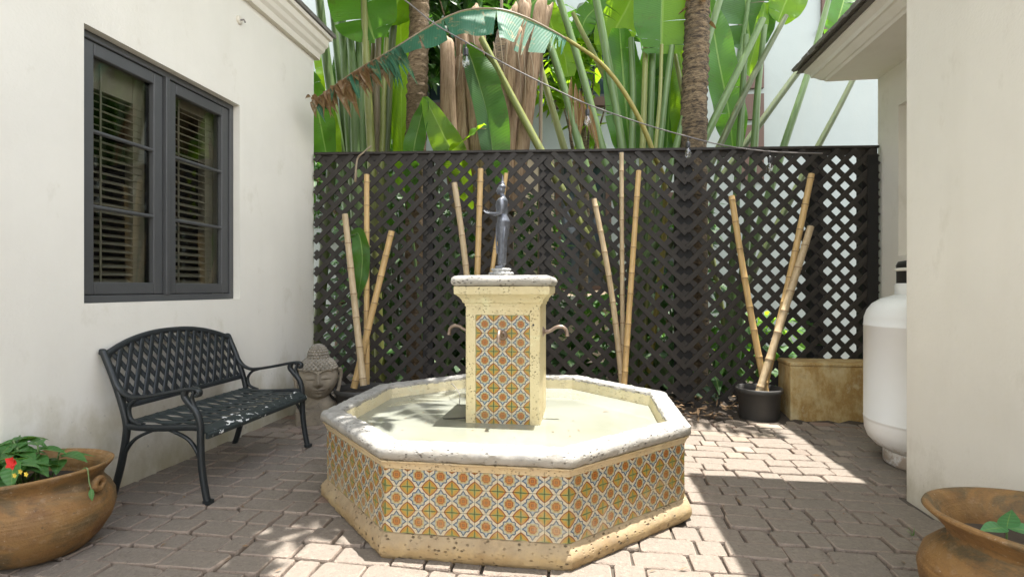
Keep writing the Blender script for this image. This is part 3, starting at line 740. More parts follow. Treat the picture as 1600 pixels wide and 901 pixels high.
# pillar
def sq_loft(prof, name, mat, c=FC, seg=1, bev=0, jit=0, rc=.0):
    m = MB(); rnd = random.Random(5); rs = []
    for hw, z in prof:
        ring = []
        for k in range(4):
            a = R(-135+90*k); b = R(-45+90*k)
            p0 = Vector((math.copysign(hw, math.cos(a)), math.copysign(hw, math.sin(a)), z)); p1 = Vector((math.copysign(hw, math.cos(b)), math.copysign(hw, math.sin(b)), z))
            for s_ in range(seg): ring.append(c + p0.lerp(p1, s_/seg) + Vector((rnd.gauss(0,jit), rnd.gauss(0,jit), rnd.gauss(0,jit))))
        rs.append(ring)
    m.rings(rs, True, False, True); m.add(rs[-1], [tuple(range(len(rs[-1])))])
    return m.build(name, mat, ft)
PH = .222
m = MB(); cx_, cyf = FC.x, FC.y - PH
pw0, pz0, pz1 = .162, .40, 1.044
# shaft with a recessed tile field on the front
m.add([(cx_-PH,cyf,.15),(cx_-pw0,cyf,.15),(cx_-pw0,cyf,1.1),(cx_-PH,cyf,1.1)],[(0,1,2,3)])
m.add([(cx_+pw0,cyf,.15),(cx_+PH,cyf,.15),(cx_+PH,cyf,1.1),(cx_+pw0,cyf,1.1)],[(0,1,2,3)])
m.add([(cx_-pw0,cyf,pz1),(cx_+pw0,cyf,pz1),(cx_+pw0,cyf,1.1),(cx_-pw0,cyf,1.1)],[(0,1,2,3)])
m.add([(cx_-pw0,cyf,.15),(cx_+pw0,cyf,.15),(cx_+pw0,cyf,pz0),(cx_-pw0,cyf,pz0)],[(0,1,2,3)])
d_ = .012
m.add([(cx_-pw0,cyf+d_,pz0),(cx_+pw0,cyf+d_,pz0),(cx_+pw0,cyf+d_,pz1),(cx_-pw0,cyf+d_,pz1)],[(0,1,2,3)])
for a, b in (((cx_-pw0,pz0),(cx_+pw0,pz0)),((cx_+pw0,pz0),(cx_+pw0,pz1)),((cx_+pw0,pz1),(cx_-pw0,pz1)),((cx_-pw0,pz1),(cx_-pw0,pz0))):
    m.add([(a[0],cyf,a[1]),(b[0],cyf,b[1]),(b[0],cyf+d_,b[1]),(a[0],cyf+d_,a[1])],[(0,1,2,3)])
yb = FC.y + PH
m.add([(cx_+PH,cyf,.15),(cx_+PH,yb,.15),(cx_+PH,yb,1.1),(cx_+PH,cyf,1.1)],[(0,1,2,3)])
m.add([(cx_-PH,yb,.15),(cx_-PH,cyf,.15),(cx_-PH,cyf,1.1),(cx_-PH,yb,1.1)],[(0,1,2,3)])
m.add([(cx_+PH,yb,.15),(cx_-PH,yb,.15),(cx_-PH,yb,1.1),(cx_+PH,yb,1.1)],[(0,1,2,3)])
o = m.build('pillar_shaft', 'pillar', ft); sharp(o); bevel(o, .006, 2)
t_p = tile_mesh('tile', .1066, .1066, 0, 1, .008)
for i in range(3):
    for j in range(6):
        child('tile', t_p, ft, (cx_ + (i-1)*.1073, cyf+d_-.0005, pz0 + .0005 + j*.1073), None, (random.gauss(0,.003), 0, random.gauss(0,.003)))
sharp(sq_loft([(.15,1.095),(.226,1.096),(.228,1.112),(.236,1.116),(.238,1.124),(.243,1.136),(.256,1.152),(.270,1.163),(.278,1.168),(.280,1.205),(.278,1.212),(.20,1.213)], 'capital', 'pillar', seg=10, jit=.0008), 35)
sharp(sq_loft([(.20,1.2135),(.272,1.214),(.284,1.219),(.292,1.23),(.294,1.245),(.290,1.26),(.278,1.271),(.262,1.276),(.12,1.279)], 'cap_slab', 'rim', seg=16, jit=.0012), 45)
m = MB(); m.rings([[FC + Vector((.182+r_*math.cos(t*.5236), -PH-dy, .988+r_*math.sin(t*.5236))) for t in range(12)] for dy, r_ in ((.0,.006),(.003,.006))]); m.build('bolt', 'black', ft)
def spout(dirv, base):
    d = Vector(dirv); b = Vector(base); up = Vector((0,0,1))
    m = MB(); pts = smoothcurve([b, b+d*.03, b+d*.055+up*.01, b+d*.085+up*.028, b+d*.12+up*.03, b+d*.145+up*.008, b+d*.15-up*.028], 6)
    rad = [.0105 + .004*math.exp(-((i-3)/3)**2) for i in range(len(pts))]; rad[-1] = rad[-2] = .013
    m.tube(pts, rad, 12)
    s_ = m.build('spout', 'brass', ft)
    m = MB(); m.tube([b-d*.002, b+d*.006, b+d*.012], [.03,.03,.018], 16); m.build('escutcheon', 'brass', s_)
spout((0,-1,0), (FC.x+.0, cyf+.004, .925)); spout((-1,0,0), (FC.x-PH, FC.y-.04, .935)); spout((1,0,0), (FC.x+PH, FC.y-.04, .935))
tag(MB().tube(smoothcurve([P(660,610,3.6), P(655,628,3.6), P(672,645,3.55)], 8)[:0] or smoothcurve([Vector((-.98,3.72,.50)), Vector((-.93,3.6,.515)), Vector((-.86,3.5,.47)), Vector((-.84,3.42,.41)), Vector((-.78,3.35,.40))], 8), 0.0028, 6).build('water_hose', 'cable'), 'thin grey hose dipping into the milky fountain water left of pillar', 'hose')
tag(MB().tube([Vector((-.86,3.08,.408)), Vector((-.78,3.05,.418)), Vector((-.70,3.04,.43))], [.003,.005,.004], 6).build('twig', 'black'), 'dark twig floating on the fountain water by the pillar', 'twig')

# ------------------------------------------------------------------ standing figure on the pillar
fb = FC + Vector((-.03, -.06, 1.279))
fig = thing('statuette', 'silvery standing figure statuette with outstretched hand on top of the fountain pillar', 'statue', fb)
def ell(c, ax, ay, n=16): return [c + Vector((ax*math.cos(2*math.pi*k/n), ay*math.sin(2*math.pi*k/n), 0)) for k in range(n)]
FS = 1.13; fv = lambda x, y, z: fb + Vector((x, y, z))*FS
m = MB()
# faces -x: body as stacked ellipses (depth in x, breadth in y), slight hip sway
secs = [(.0,.062,.024,.034),(.0,.085,.024,.034),(.002,.11,.023,.037),(.004,.17,.026,.041),(.006,.225,.031,.047),(.008,.27,.036,.052),(.010,.295,.037,.053),(.006,.315,.032,.046),(.0,.335,.027,.040),(-.003,.36,.030,.044),(-.002,.385,.033,.054),(.002,.405,.031,.060),(.006,.418,.024,.050),(.006,.428,.015,.020),(.004,.44,.0135,.0145),(.0,.448,.014,.015)]
m.rings([ell(fv(x, 0, z), a*FS, b*FS) for x, z, a, b in secs])
def ball(m, c, rx, ry, rz, n=14):
    c = Vector(c); m.rings([[c + Vector((rx*math.sin(math.pi*i/n)*math.cos(2*math.pi*k/16), ry*math.sin(math.pi*i/n)*math.sin(2*math.pi*k/16), rz*math.cos(math.pi*i/n))) for k in range(16)] for i in range(n+1)][::-1][0:n+1], True, False)

ball(m, fv(-.004,0,.468), .026,.0225,.031); ball(m, fv(-.0275,0,.463), .006,.005,.007); ball(m, fv(-.021,0,.450), .009,.010,.007)   # skull, nose, chin
for s_ in (-1,1): ball(m, fv(.0,s_*.0235,.462), .006,.004,.012); ball(m, fv(-.024,s_*.009,.470), .004,.005,.003)
ball(m, fv(.002,0,.486), .024,.0235,.017); ball(m, fv(.004,0,.504), .013,.013,.012); m.tube([fv(.004,0,.508), fv(.004,0,.525), fv(.004,0,.552)], [.010,.006,.0015], 10)
# arms: near (towards viewer, -y) forearm stretched forward with open hand; far arm the same a little lower
for s_, dz in ((-1, 0.), (1, .006)):
    m.tube(smoothcurve([fv(.003,s_*.052,.408), fv(.010,s_*.064,.375), fv(.008,s_*.062,.34), fv(-.02,s_*.054,.332+dz), fv(-.058,s_*.040,.336+dz)], 5), [.017,.0165,.016,.0155,.015,.0148,.0145,.014,.0138,.0135,.013,.0125,.012,.0115,.0112,.0108,.0104,.01,.0095,.009,.0085], 10)
    pc = fv(-.068, s_*.037, .338+dz); ball(m, pc, .013,.010,.006)
    for f_, (dy, L, lift) in enumerate(((-.0075,.020,.010),(-.0025,.023,.014),(.0025,.022,.017),(.0075,.018,.019))):
        b0 = pc + Vector((-.008, dy, .001)); m.tube([b0, b0+Vector((-L*.45,dy*.2,lift*.25)), b0+Vector((-L*.8,dy*.3,lift*.7)), b0+Vector((-L*.9,dy*.3,lift*1.2))], [.0031,.0029,.0026,.0019], 8)
    b0 = pc + Vector((-.001, -s_*.009, .002)); m.tube([b0, b0+Vector((-.006,-s_*.006,.008)), b0+Vector((-.009,-s_*.006,.016))], [.0036,.0031,.0022], 8)
m.tube(smoothcurve([fv(.026,-.03,.30), fv(.02,-.05,.22), fv(.014,-.044,.12), fv(.008,-.036,.07)], 4), .006, 8); m.tube(smoothcurve([fv(-.026,-.02,.285), fv(-.03,-.01,.2), fv(-.026,-.006,.12)], 4), .005, 8)
for s_ in (-1,1): m.tube([fv(.012,s_*.018,.05), fv(-.01,s_*.019,.047), fv(-.032,s_*.02,.046)], [.013,.013,.009], 10); m.tube([fv(.002,s_*.018,.04), fv(.002,s_*.018,.075)], .014, 10)
o = m.build('body', 'figure', fig)
rm = o.modifiers.new('remesh', 'REMESH'); rm.mode = 'VOXEL'; rm.voxel_size = .0022; rm.use_smooth_shade = True
sm2 = o.modifiers.new('smooth', 'SMOOTH'); sm2.factor = .5; sm2.iterations = 2
m = MB(); m.rings([ell(fv(-.004,0,z), a, b, 20) for z, a, b in ((.0,.066,.062),(.004,.070,.066),(.014,.070,.066),(.018,.060,.056),(.021,.052,.048),(.027,.056,.052),(.036,.056,.052),(.040,.048,.044))])
for k in range(10):
    a = k*.628; ball(m, fv(-.004+.058*math.cos(a), .054*math.sin(a), .011), .014,.014,.010, 8); ball(m, fv(-.004+.046*math.cos(a+.3), .042*math.sin(a+.3), .033), .012,.012,.008, 8)
m.build('lotus_base', 'figure_base', fig)

# ------------------------------------------------------------------ carved head
hb = Vector((-2.40, 4.42, 0))
bud = thing('stone_head', 'weathered stone head with closed eyes and curled hair by the wall', 'sculpture', hb)
hz, fa = .40, R(-62)                                # head centre height, direction the face looks (towards the camera)
fdir = Vector((math.cos(fa), math.sin(fa), 0)); fside = Vector((-fdir.y, fdir.x, 0))
def gz(x, y, cx, cy_, sx, sy): return math.exp(-((x-cx)/sx)**2 - ((y-cy_)/sy)**2)
def face(sd, up):
    """forward offset of the face surface, in metres, at side sd and height up (metres from head centre)"""
    a = abs(sd)
    d = .050*gz(a,up,0,-.030,.021,.030) + .030*gz(a,up,0,.015,.012,.045)        # nose
    d += .012*gz(a,up,.021,-.040,.012,.011)                                      # nostrils
    d += .016*math.exp(-((up-.048-.030*math.sin(min(a,.11)/.11*math.pi*.8))/.008)**2)*(1 if .012 < a < .115 else .3)   # brow ridge
    d -= .016*gz(a,up,.062,.018,.036,.022)                                       # socket
    d += .020*gz(a,up,.062,.012,.033,.016)                                       # lid
    d -= .010*math.exp(-((up+.002+.006*math.cos((a-.062)/.035))/.0035)**2)*(1 if abs(a-.062) < .036 else 0)            # lid crease
    d += .019*gz(a,up,0,-.082,.036,.0085) + .018*gz(a,up,0,-.101,.028,.010) - .009*math.exp(-((up+.091+.10*a*a*6)/.003)**2)*(1 if a < .046 else 0)
    d += .014*gz(a,up,0,-.140,.032,.020) + .012*gz(a,up,.085,-.055,.040,.045)
    d += .006*gz(a,up,0,.075,.007,.007)                                          # mark on the brow
    return d
m = MB(); N1, N2 = 140, 110; rs = []
for j in range(N2+1):
    ph = math.pi*j/N2; up = -.185*math.cos(ph)
    ring = []
    wsc = .170*(1 - .20*max(0, -up/.185)**1.6)
    for i in range(N1):
        th = 2*math.pi*i/N1; sd = wsc*math.sin(ph)*math.sin(th); fw_ = .150*math.sin(ph)*math.cos(th)
        if math.cos(th) > 0: fw_ += 1.45*face(sd*.93, up)*min(1, math.cos(th)*2.2)
        ring.append(hb + Vector((0,0,hz+up*(1.14 if up < 0 else 1))) + fdir*fw_ + fside*sd)
    rs.append(ring)
m.rings(rs, True, False)
m.build('head', 'statue', bud)
m = MB()
def curl(c, r, nrm):
    nrm = nrm.normalized(); a = nrm.orthogonal().normalized(); b = nrm.cross(a)
    m.rings([[c + (a*math.cos(k*.785) + b*math.sin(k*.785))*r*rr + nrm*r*h_ for k in range(8)] for rr, h_ in ((1,-.3),(.95,.25),(.62,.6),(.3,.75))])
for j in range(9):
    up = .085 + .098*math.sin(j/8*1.5); rad = math.sqrt(max(0, 1-(up/.195)**2))
    nn = max(5, int(30*rad))
    for i in range(nn):
        th = 2*math.pi*(i + .5*(j%2))/nn; d = fdir*math.cos(th)*.160*rad + fside*math.sin(th)*.178*rad
        curl(hb + Vector((0,0,hz+up)) + d, .018, d + Vector((0,0,up*.7)))
for j in range(3):                                   # hair behind the ears
    for i in range(15):
        th = 1.75 + (6.283-3.5)*i/14; up = .06 - .03*j; rad = math.sqrt(1-(up/.195)**2); d = fdir*math.cos(th)*.155*rad + fside*math.sin(th)*.165*rad
        curl(hb + Vector((0,0,hz+up)) + d, .019, d)
uz = hz + .185                                       # topknot
for j in range(7):
    up = .105*math.sin(j/6*1.5); rad = .085*math.cos(j/6*1.45); nn = max(3, int(20*rad/.085))
    for i in range(nn):
        th = 2*math.pi*(i+.5*(j%2))/nn; d = fdir*math.cos(th)*rad + fside*math.sin(th)*rad
        curl(hb + Vector((0,0,uz+up)) + d, .0155, d + Vector((0,0,up)))
m.rings([[hb + Vector((0,0,uz-.02+.12*math.sin(i/8*1.55))) + (fdir*math.cos(k*.3927)+fside*math.sin(k*.3927))*.086*math.cos(i/8*1.5) for k in range(16)] for i in range(9)])
m.build('hair', 'curls', bud)
for s_ in (-1, 1):
    m = MB(); c0 = hb + Vector((0,0,hz)) + fside*s_*.168 + fdir*-.005
    m.tube(smoothcurve([c0+Vector((0,0,.05)), c0+fside*s_*.022+fdir*-.01+Vector((0,0,.055)), c0+fside*s_*.028+fdir*-.02+Vector((0,0,.01)), c0+fside*s_*.018-fdir*.008+Vector((0,0,-.06)), c0+fside*s_*.004+Vector((0,0,-.13)), c0-fside*s_*.012+Vector((0,0,-.14))], 5), [.010]+[.016]*12+[.014]*8+[.019]*4+[.012], 10, 1.2); m.build('ear', 'statue', bud)
m = MB()
def ering(z, a, b, off=0): return [hb + Vector((0,0,z)) + fdir*(a*math.cos(k*.2618)+off) + fside*b*math.sin(k*.2618) for k in range(24)]
m.rings([ering(.10,.10,.165,-.02), ering(.13,.105,.17,-.02), ering(.165,.098,.15,-.02), ering(.19,.085,.115,-.015), ering(.22,.080,.098,-.01), ering(.30,.082,.095,-.01)]); m.build('neck', 'statue', bud)
m = MB()
def hbx(z0, z1, a, b):
    q = [hb + fdir*x*a + fside*y*b for x, y in ((1,-1),(1,1),(-1,1),(-1,-1))]
    return [[p + Vector((0,0,z)) for p in q] for z in (z0, z1)]
m.rings(hbx(0,.125,.15,.185), True, True, False); bevel(m.build('plinth', 'statue', bud), .012, 3)

# ------------------------------------------------------------------ bench
bl = Vector((-2.40, 3.155, 0))
bench = thing('garden_bench', 'black cast iron garden bench with lattice back against the cream wall', 'bench', bl)
ya_, yb_ = 2.635, 3.690
for k, yv in enumerate((ya_, yb_)):
    def q(x, z): return Vector((x, yv, z))
    U = (0,1,0)
    m = MB()
    m.bar(smoothcurve([q(-2.695,.0), q(-2.672,.06), q(-2.632,.2), q(-2.605,.34), q(-2.60,.43), q(-2.635,.56), q(-2.685,.69), q(-2.735,.80), q(-2.75,.832), q(-2.765,.836)], 5), .034, .034, U)
    rear = m.build('rear_leg', 'iron', bench)
    m = MB(); m.bar(smoothcurve([q(-2.085,.0), q(-2.10,.05), q(-2.125,.2), q(-2.132,.34), q(-2.135,.44), q(-2.16,.51), q(-2.205,.56), q(-2.232,.595), q(-2.225,.628)], 6), .034, .032, U)
    m.bar(smoothcurve([q(-2.150,.49), q(-2.172,.545), q(-2.185,.585), q(-2.175,.618), q(-2.19,.632)], 5), .024, .018, U)
    m.box((-2.105,yv-.021,0),(-2.065,yv+.021,.022)); m.build('front_leg', 'iron', bench)
    m = MB(); m.bar(smoothcurve([q(-2.668,.66), q(-2.63,.612), q(-2.57,.583), q(-2.50,.583), q(-2.38,.602), q(-2.25,.628), q(-2.175,.638), q(-2.142,.628), q(-2.140,.606), q(-2.158,.600)], 6), .036, .020, U)
    m.bar(smoothcurve([q(-2.49,.58), q(-2.545,.562), q(-2.578,.525), q(-2.582,.49), q(-2.565,.45), q(-2.50,.425)], 5), .022, .016, U); m.build('armrest', 'iron', bench)
    m = MB(); m.bar(smoothcurve([q(-2.605,.415), q(-2.5,.408), q(-2.35,.412), q(-2.2,.422), q(-2.135,.42)], 5), .030, .034, U)
    m.bar(smoothcurve([q(-2.63,.20), q(-2.60,.275), q(-2.54,.345), q(-2.44,.392), q(-2.40,.40)], 5), .022, .017, U)
    m.bar(smoothcurve([q(-2.13,.22), q(-2.155,.29), q(-2.21,.355), q(-2.30,.395), q(-2.33,.405)], 5), .022, .017, U); m.build('side_brace', 'iron', bench)
# back panel: plane leaning back
def back_pt(y, z, off=0):
    t = (z - .43)/.40; x = -2.603 - .14*t**1.15 if z > .43 else -2.603
    return Vector((x + off, y, z))
def arch(y):
    t = (y - ya_)/(yb_ - ya_); return .815 + .105*(1 - abs(2*t-1)**2.3)
m = MB(); n_ = 30
m.bar([back_pt(ya_ + (yb_-ya_)*i/n_, arch(ya_ + (yb_-ya_)*i/n_)) for i in range(n_+1)], .022, .036, (1,0,.3))
m.bar([back_pt(ya_ + (yb_-ya_)*i/n_, .522) for i in range(n_+1)], .022, .034, (1,0,.3))
m.build('back_frame', 'iron', bench)
m = MB(); per = .0735
def lattice_strips(m, region, ptf, y0, y1, z0, z1, slope, per, wd, th, nr):
    for sg in (1, -1):
        c = y0 - (z1-z0)/slope - per
        while c < y1 + (z1-z0)/slope + per:
            seg = []
            for i in range(61):
                z = z0 + (z1-z0)*i/60; yv = c + sg*(z-z0)/slope
                if y0 <= yv <= y1 and z <= region(yv): seg.append((yv, z))
                elif seg: break
            if len(seg) > 2:
                seg = [seg[0]] + seg[4:-4:6] + [seg[-1]]
                m.bar([ptf(yv, z, .004*sg) for yv, z in seg], th, wd, nr)
            c += per
lattice_strips(m, arch, lambda y_, z_, o_: back_pt(y_, z_, o_), ya_+.01, yb_-.01, .525, .93, 1.75, per, .030, .008, (1,0,.3))
m.build('back_lattice', 'iron', bench)
# seat: dished lattice with a rolled front edge
def seat_pt(y, s_, off=0):
    x = -2.60 + .50*s_; z = .436 - .022*math.sin(s_*math.pi*.75) + (0 if s_ < .9 else -.35*(s_-.9))
    return Vector((x, y, z + off))
m = MB(); lattice_strips(m, lambda y_: 2, lambda y_, z_, o_: seat_pt(y_, z_, o_*.6), ya_+.012, yb_-.012, .0, 1.0, 7.0, .085, .034, .009, (0,0,1))
for s0, s1 in ((0,.06),(.46,.5),(.9,1.0)):
    m.rings([[seat_pt(yv, s0 + (s1-s0)*i/4, .005) for i in range(5)] + [seat_pt(yv, s1 - (s1-s0)*i/4, -.009) for i in range(5)] for yv in (ya_+.01, (ya_+yb_)/2, yb_-.01)])
m.bar([seat_pt(ya_+.01+(yb_-ya_-.02)*i/10, 1.0, -.014) for i in range(11)], .03, .022, (0,0,1))
m.build('seat', 'seat', bench)

# ------------------------------------------------------------------ terracotta pots with plants
pl = Vector((-2.492, 2.06, 0))
pot = thing('terracotta_pot', 'large brown terracotta bowl planter with red flowering plants near the bench', 'planter', pl)
prof = [(.02,.0),(.17,.0),(.20,.012),(.245,.06),(.285,.13),(.302,.20),(.298,.26),(.278,.312),(.254,.345),(.248,.362),(.256,.385),(.278,.415),(.290,.432),(.292,.442),(.284,.446),(.268,.430),(.245,.395),(.236,.365),(.232,.33),(.20,.33)]
prof = [(r*.955, z*.87) for r, z in prof]; m = MB(); m.lathe(prof, pl, 72, .010, 3); m.build('body', 'terra', pot)
def lug(c, ang):
    d = Vector((math.cos(ang), math.sin(ang), 0)); e = Vector((-d.y, d.x, 0)); b = c + d*.262
    m = MB(); m.tube([b + d*.018 + (e*math.cos(t)+Vector((0,0,1))*math.sin(t))*.024 for t in [i*6.283/14 for i in range(15)]], .014, 10, cap=False); return m
for a in (R(8), R(188)): lug(pl + Vector((0,0,.305)), a).build('handle', 'terra', pot)
m = MB(); m.lathe([(.0,.292),(.12,.296),(.222,.288)], pl, 32, .02, 4); m.build('soil', 'soil', pot)
def blade(m, base, d, up, L, W, droop=.25, fold=.15, n=7, shape=.75):
    """one small leaf from base along d"""
    d = Vector(d).normalized(); s_ = d.cross(Vector(up)).normalized(); nn = s_.cross(d)
    vs = []; uvs = []; fs = []
    for i in range(n+1):
        t = i/n; c = base + d*L*t - nn*droop*L*t*t; wd = W*math.sin(math.pi*min(1, t**shape*.98+.02))
        for x in (-1,-.5,0,.5,1): vs.append(c + s_*wd*x*.5 + nn*(abs(x)*wd*fold)); uvs.append((.5+x*.5, t))
    for i in range(n):
        for k in range(4): a = i*5+k; fs.append((a, a+1, a+6, a+5))
    m.add(vs, fs, [[uvs[k] for k in f] for f in fs], True); return m
bp = pl + Vector((0,0,.31))
plant = thing('bedding_plant', 'leafy green bedding plant with red flower in the terracotta bowl', 'plant', bp)
rnd = random.Random(11)
for k in range(13):
    a = rnd.uniform(0, 6.28); r_ = rnd.uniform(.02,.19); top = pl + Vector((r_*1.15*math.cos(a)-.03, r_*1.15*math.sin(a)-.02, rnd.uniform(.40,.50)))
    b0 = pl + Vector((r_*.6*math.cos(a)-.03, r_*.6*math.sin(a), .285)); m = MB(); m.tube([b0, b0.lerp(top,.5)+Vector((.01,0,.01)), top], [.005,.0045,.004], 6); m.build('stem', 'stalk', plant)
    for j in range(6):
        aa = a + j*1.05 + rnd.uniform(-.3,.3); m = MB(); blade(m, top + Vector((0,0,rnd.uniform(-.05,.0))), (math.cos(aa), math.sin(aa), rnd.uniform(-.15,.35)), (0,0,1), rnd.uniform(.10,.16), rnd.uniform(.052,.075), .35); m.build('leaf', 'impatiens', plant)
for (u, v, Z) in ((6, 768, 2.2), (14, 745, 2.15), (-20, 740, 2.2)):
    c = P(u, v, Z); m = MB(); blade(m, c + Vector((-.05,.06,.05)), (.5,-.6,-.7), (0,-.5,.8), .13, .075, .2); m.build('leaf', 'impatiens', plant)
fl = thing('', '', '', (0,0,0)) if False else None
c = P(20, 722, 2.02); m = MB()
for k in range(5):
    a = k*1.2566; blade(m, c, (math.cos(a)*.8+.1, -.35, math.sin(a)*.8), (0,-1,.3), .030, .030, .1, .05, 4, .55)
m.build('flower', 'petal', plant)
for (u, v) in ((24, 742), (42, 740), (33,736)):
    c = P(u, v, 2.04); m = MB()
    for k in range(5): blade(m, c, (math.cos(k*1.2566)*.8, -.35, math.sin(k*1.2566)*.8), (0,-1,.3), .012, .011, .1, .05, 3, .55)
    m.build('flower', 'petal_y', plant)
m = MB(); e0 = pl + Vector((.25,-.02,.385)); m.tube(smoothcurve([e0, e0+Vector((.03,0,.01)), e0+Vector((.04,0,-.05)), e0+Vector((.05,0,-.08))], 4), .0025, 6); m.build('stem', 'stalk', plant)
m = MB(); blade(m, e0+Vector((.05,0,-.08)), (.3,-.2,-.8), (.5,-.6,.3), .055, .022, .1); m.build('leaf', 'impatiens', plant)

pr_ = Vector((1.508, 1.975, 0))
pot2 = thing('terracotta_pot', 'stained orange terracotta jar with flared rim beside the right wall', 'planter', pr_)
prof = [(.02,.0),(.18,.0),(.23,.02),(.30,.08),(.345,.15),(.352,.20),(.335,.255),(.295,.30),(.262,.322),(.255,.335),(.268,.36),(.300,.395),(.325,.415),(.335,.425),(.330,.436),(.312,.434),(.285,.41),(.25,.365),(.238,.335),(.232,.31),(.15,.30)]
prof = [(r*.925, z*.975) for r, z in prof]; m = MB(); m.lathe(prof, pr_, 80, .012, 9); m.build('body', 'terra2', pot2)
m = MB(); m.lathe([(.0,.318),(.12,.322),(.236,.315)], pr_, 32, .02, 4); m.build('soil', 'soil', pot2)
sp = pr_ + Vector((0,-.02,.32))
seed = thing('seedling', 'small seedling with round veined leaf in the stained jar', 'plant', sp)
c = P(1573, 824, 1.70); m = MB(); m.tube([Vector((c.x,c.y,.30)), c], [.004,.003], 6); m.build('stem', 'stalk', seed)
m = MB(); blade(m, c, (.05,-.1,.9), (0,-1,.2), .068, .068, -.12, .06, 10, .62); m.build('leaf', 'variegated', seed)
m = MB(); blade(m, c, (-.9,-.3,.12), (0,-.35,1), .10, .05, .18, .1, 8); m.build('leaf', 'variegated', seed)
m = MB(); blade(m, c, (.9,-.25,.08), (0,-.35,1), .11, .055, .15, .1, 8); m.build('leaf', 'variegated', seed)

# ------------------------------------------------------------------ gas tank, concrete block
tk = Vector((2.315, 3.87, 0))
tank = thing('gas_tank', 'upright white gas tank standing in the recess behind the right wall', 'tank', tk)
m = MB(); Rr = .385
prof = [(.02,.075),(.15,.08),(.255,.095),(.32,.125),(.362,.17),(.381,.225),(Rr,.285),(Rr,.30),(Rr+.002,.302),(Rr+.002,.31),(Rr,.312),(Rr,.94),(Rr+.002,.942),(Rr+.002,.95),(Rr,.952),(.382,1.0),(.366,1.05),(.335,1.095),(.285,1.13),(.21,1.155),(.12,1.168),(.02,1.171)]
m.lathe(prof, tk, 64); m.build('shell', 'tank', tank)
m = MB(); m.lathe([(.25,.10),(.25,.012),(.262,.0),(.272,.012),(.272,.10)], tk, 48); m.build('foot_ring', 'tank', tank)
m = MB(); m.lathe([(.195,1.14),(.205,1.16),(.205,1.225),(.198,1.235)], tk, 32); m.build('collar', 'tank', tank)
m = MB(); m.lathe([(.194,1.2),(.196,1.35),(.199,1.356),(.185,1.385),(.10,1.40),(.02,1.405)], tk, 32); m.build('valve_cover', 'black', tank)
m = MB(); m.lathe([(.1965,1.318),(.204,1.32),(.204,1.338),(.1965,1.34)], tk, 32); m.build('valve_band', 'offwhite', tank)
cb = Vector((1.83, 5.03, 0))
blk = thing('concrete_block', 'low concrete block stained yellow brown beside the bamboo pot', 'block', cb)
m = MB(); m.box((1.85, 5.045, -.05), (2.78, 5.36, .495)); bevel(m.build('body', 'block', blk), .012, 2)
m = MB(); m.box((1.845, 5.04, .4955), (2.785, 5.365, .528)); bevel(m.build('top', 'block', blk), .008, 2)

# ------------------------------------------------------------------ bamboo pots and poles
def bpot(c, h_, r0, r1, label, dark=True):
    t = thing('plastic_pot', label, 'pot', c); m = MB()
    m.lathe([(.02,.0),(r0,.0),(r0+.006,.01),(r1-.012,h_-.05),(r1,h_-.046),(r1+.008,h_-.04),(r1+.010,h_-.006),(r1+.004,h_),(r1-.008,h_-.004),(r1-.016,h_-.05),(r1-.02,h_-.1)], c, 40); m.build('body', 'plastic', t)
    m = MB(); m.lathe([(.0,h_-.055),(r1-.014,h_-.06)], c, 24); m.build('soil', 'soil', t); return t
c1 = P(1186, 640, 4.83); c1.z = -.005; bpot(c1, .29, .165, .195, 'dark plastic pot holding three bamboo poles beside the concrete block')
c2 = P(566, 630, 4.83); c2.z = -.005; bpot(c2, .29, .20, .245, 'dark plastic pot of bamboo poles between stone head and fountain')
def pole(u0, v0, Z0, u1, v1, Z1, r_, label, mat='bamboo', bend=0., seed=0):
    rnd = random.Random(seed); a, b = P(u1, v1, Z1), P(u0, v0, Z0); L = (b-a).length
    o = thing('bamboo_pole', label, 'bamboo pole', a, 'dried bamboo poles leaning on the fence')
    side = (b-a).cross(Vector((0,1,0))).normalized()
    def at(t): return a.lerp(b, t) + side*bend*math.sin(math.pi*t)
    m = MB(); nodes = []; t = rnd.uniform(.03,.1)
    while t < .98: nodes.append(t); t += rnd.uniform(.17,.26)/L*1.15
    ts = sorted(set([0,1] + [i/24 for i in range(25)] + [q_ for nd in nodes for q_ in (nd-.006, nd, nd+.006)])); ts = [t for t in ts if 0 <= t <= 1]
    rr = []
    for t in ts:
        r2 = r_*(1.04 - .10*t)
        for nd in nodes: r2 += r_*.14*math.exp(-((t-nd)*L/.008)**2)
        rr.append(r2)
    m.tube([at(t) for t in ts], rr, 14); m.build('culm', mat, o)
    for nd in nodes:
        m = MB(); d = (at(min(1,nd+.01))-at(max(0,nd-.01))).normalized(); m.tube([at(nd)-d*.0035, at(nd)+d*.0035], r_*(1.04-.1*nd)*1.15, 14); m.build('node_ring', 'node', o)
    d = (at(1)-at(.98)).normalized(); m = MB(); m.tube([at(1)+d*.0005, at(1)+d*.0015], r_*.72, 12); m.build('cut_end', 'node', o)
pole(539, 335, 4.96, 568, 602, 4.70, .030, 'bamboo pole leaning right, leftmost of those behind the stone head', 'bamboo_pale', .0, 1)
pole(573, 273, 5.08, 573, 600, 4.92, .027, 'tall upright bamboo pole in the dark pot behind the stone head', 'bamboo', .0, 2)
pole(612, 361, 5.03, 553, 606, 4.86, .031, 'short bamboo pole slanting right over the others behind the stone head', 'bamboo', .0, 3)
pole(710, 286, 5.05, 741, 610, 4.9, .030, 'weathered bamboo pole left of the pillar with dark blotches', 'bamboo_pale', -.035, 4)
pole(751, 264, 5.07, 740, 612, 4.85, .029, 'straight upright bamboo pole just left of the statuette', 'bamboo', 0, 5)
pole(791, 271, 5.1, 741, 614, 4.95, .022, 'slender bamboo pole passing behind the standing statuette', 'bamboo', 0, 6)
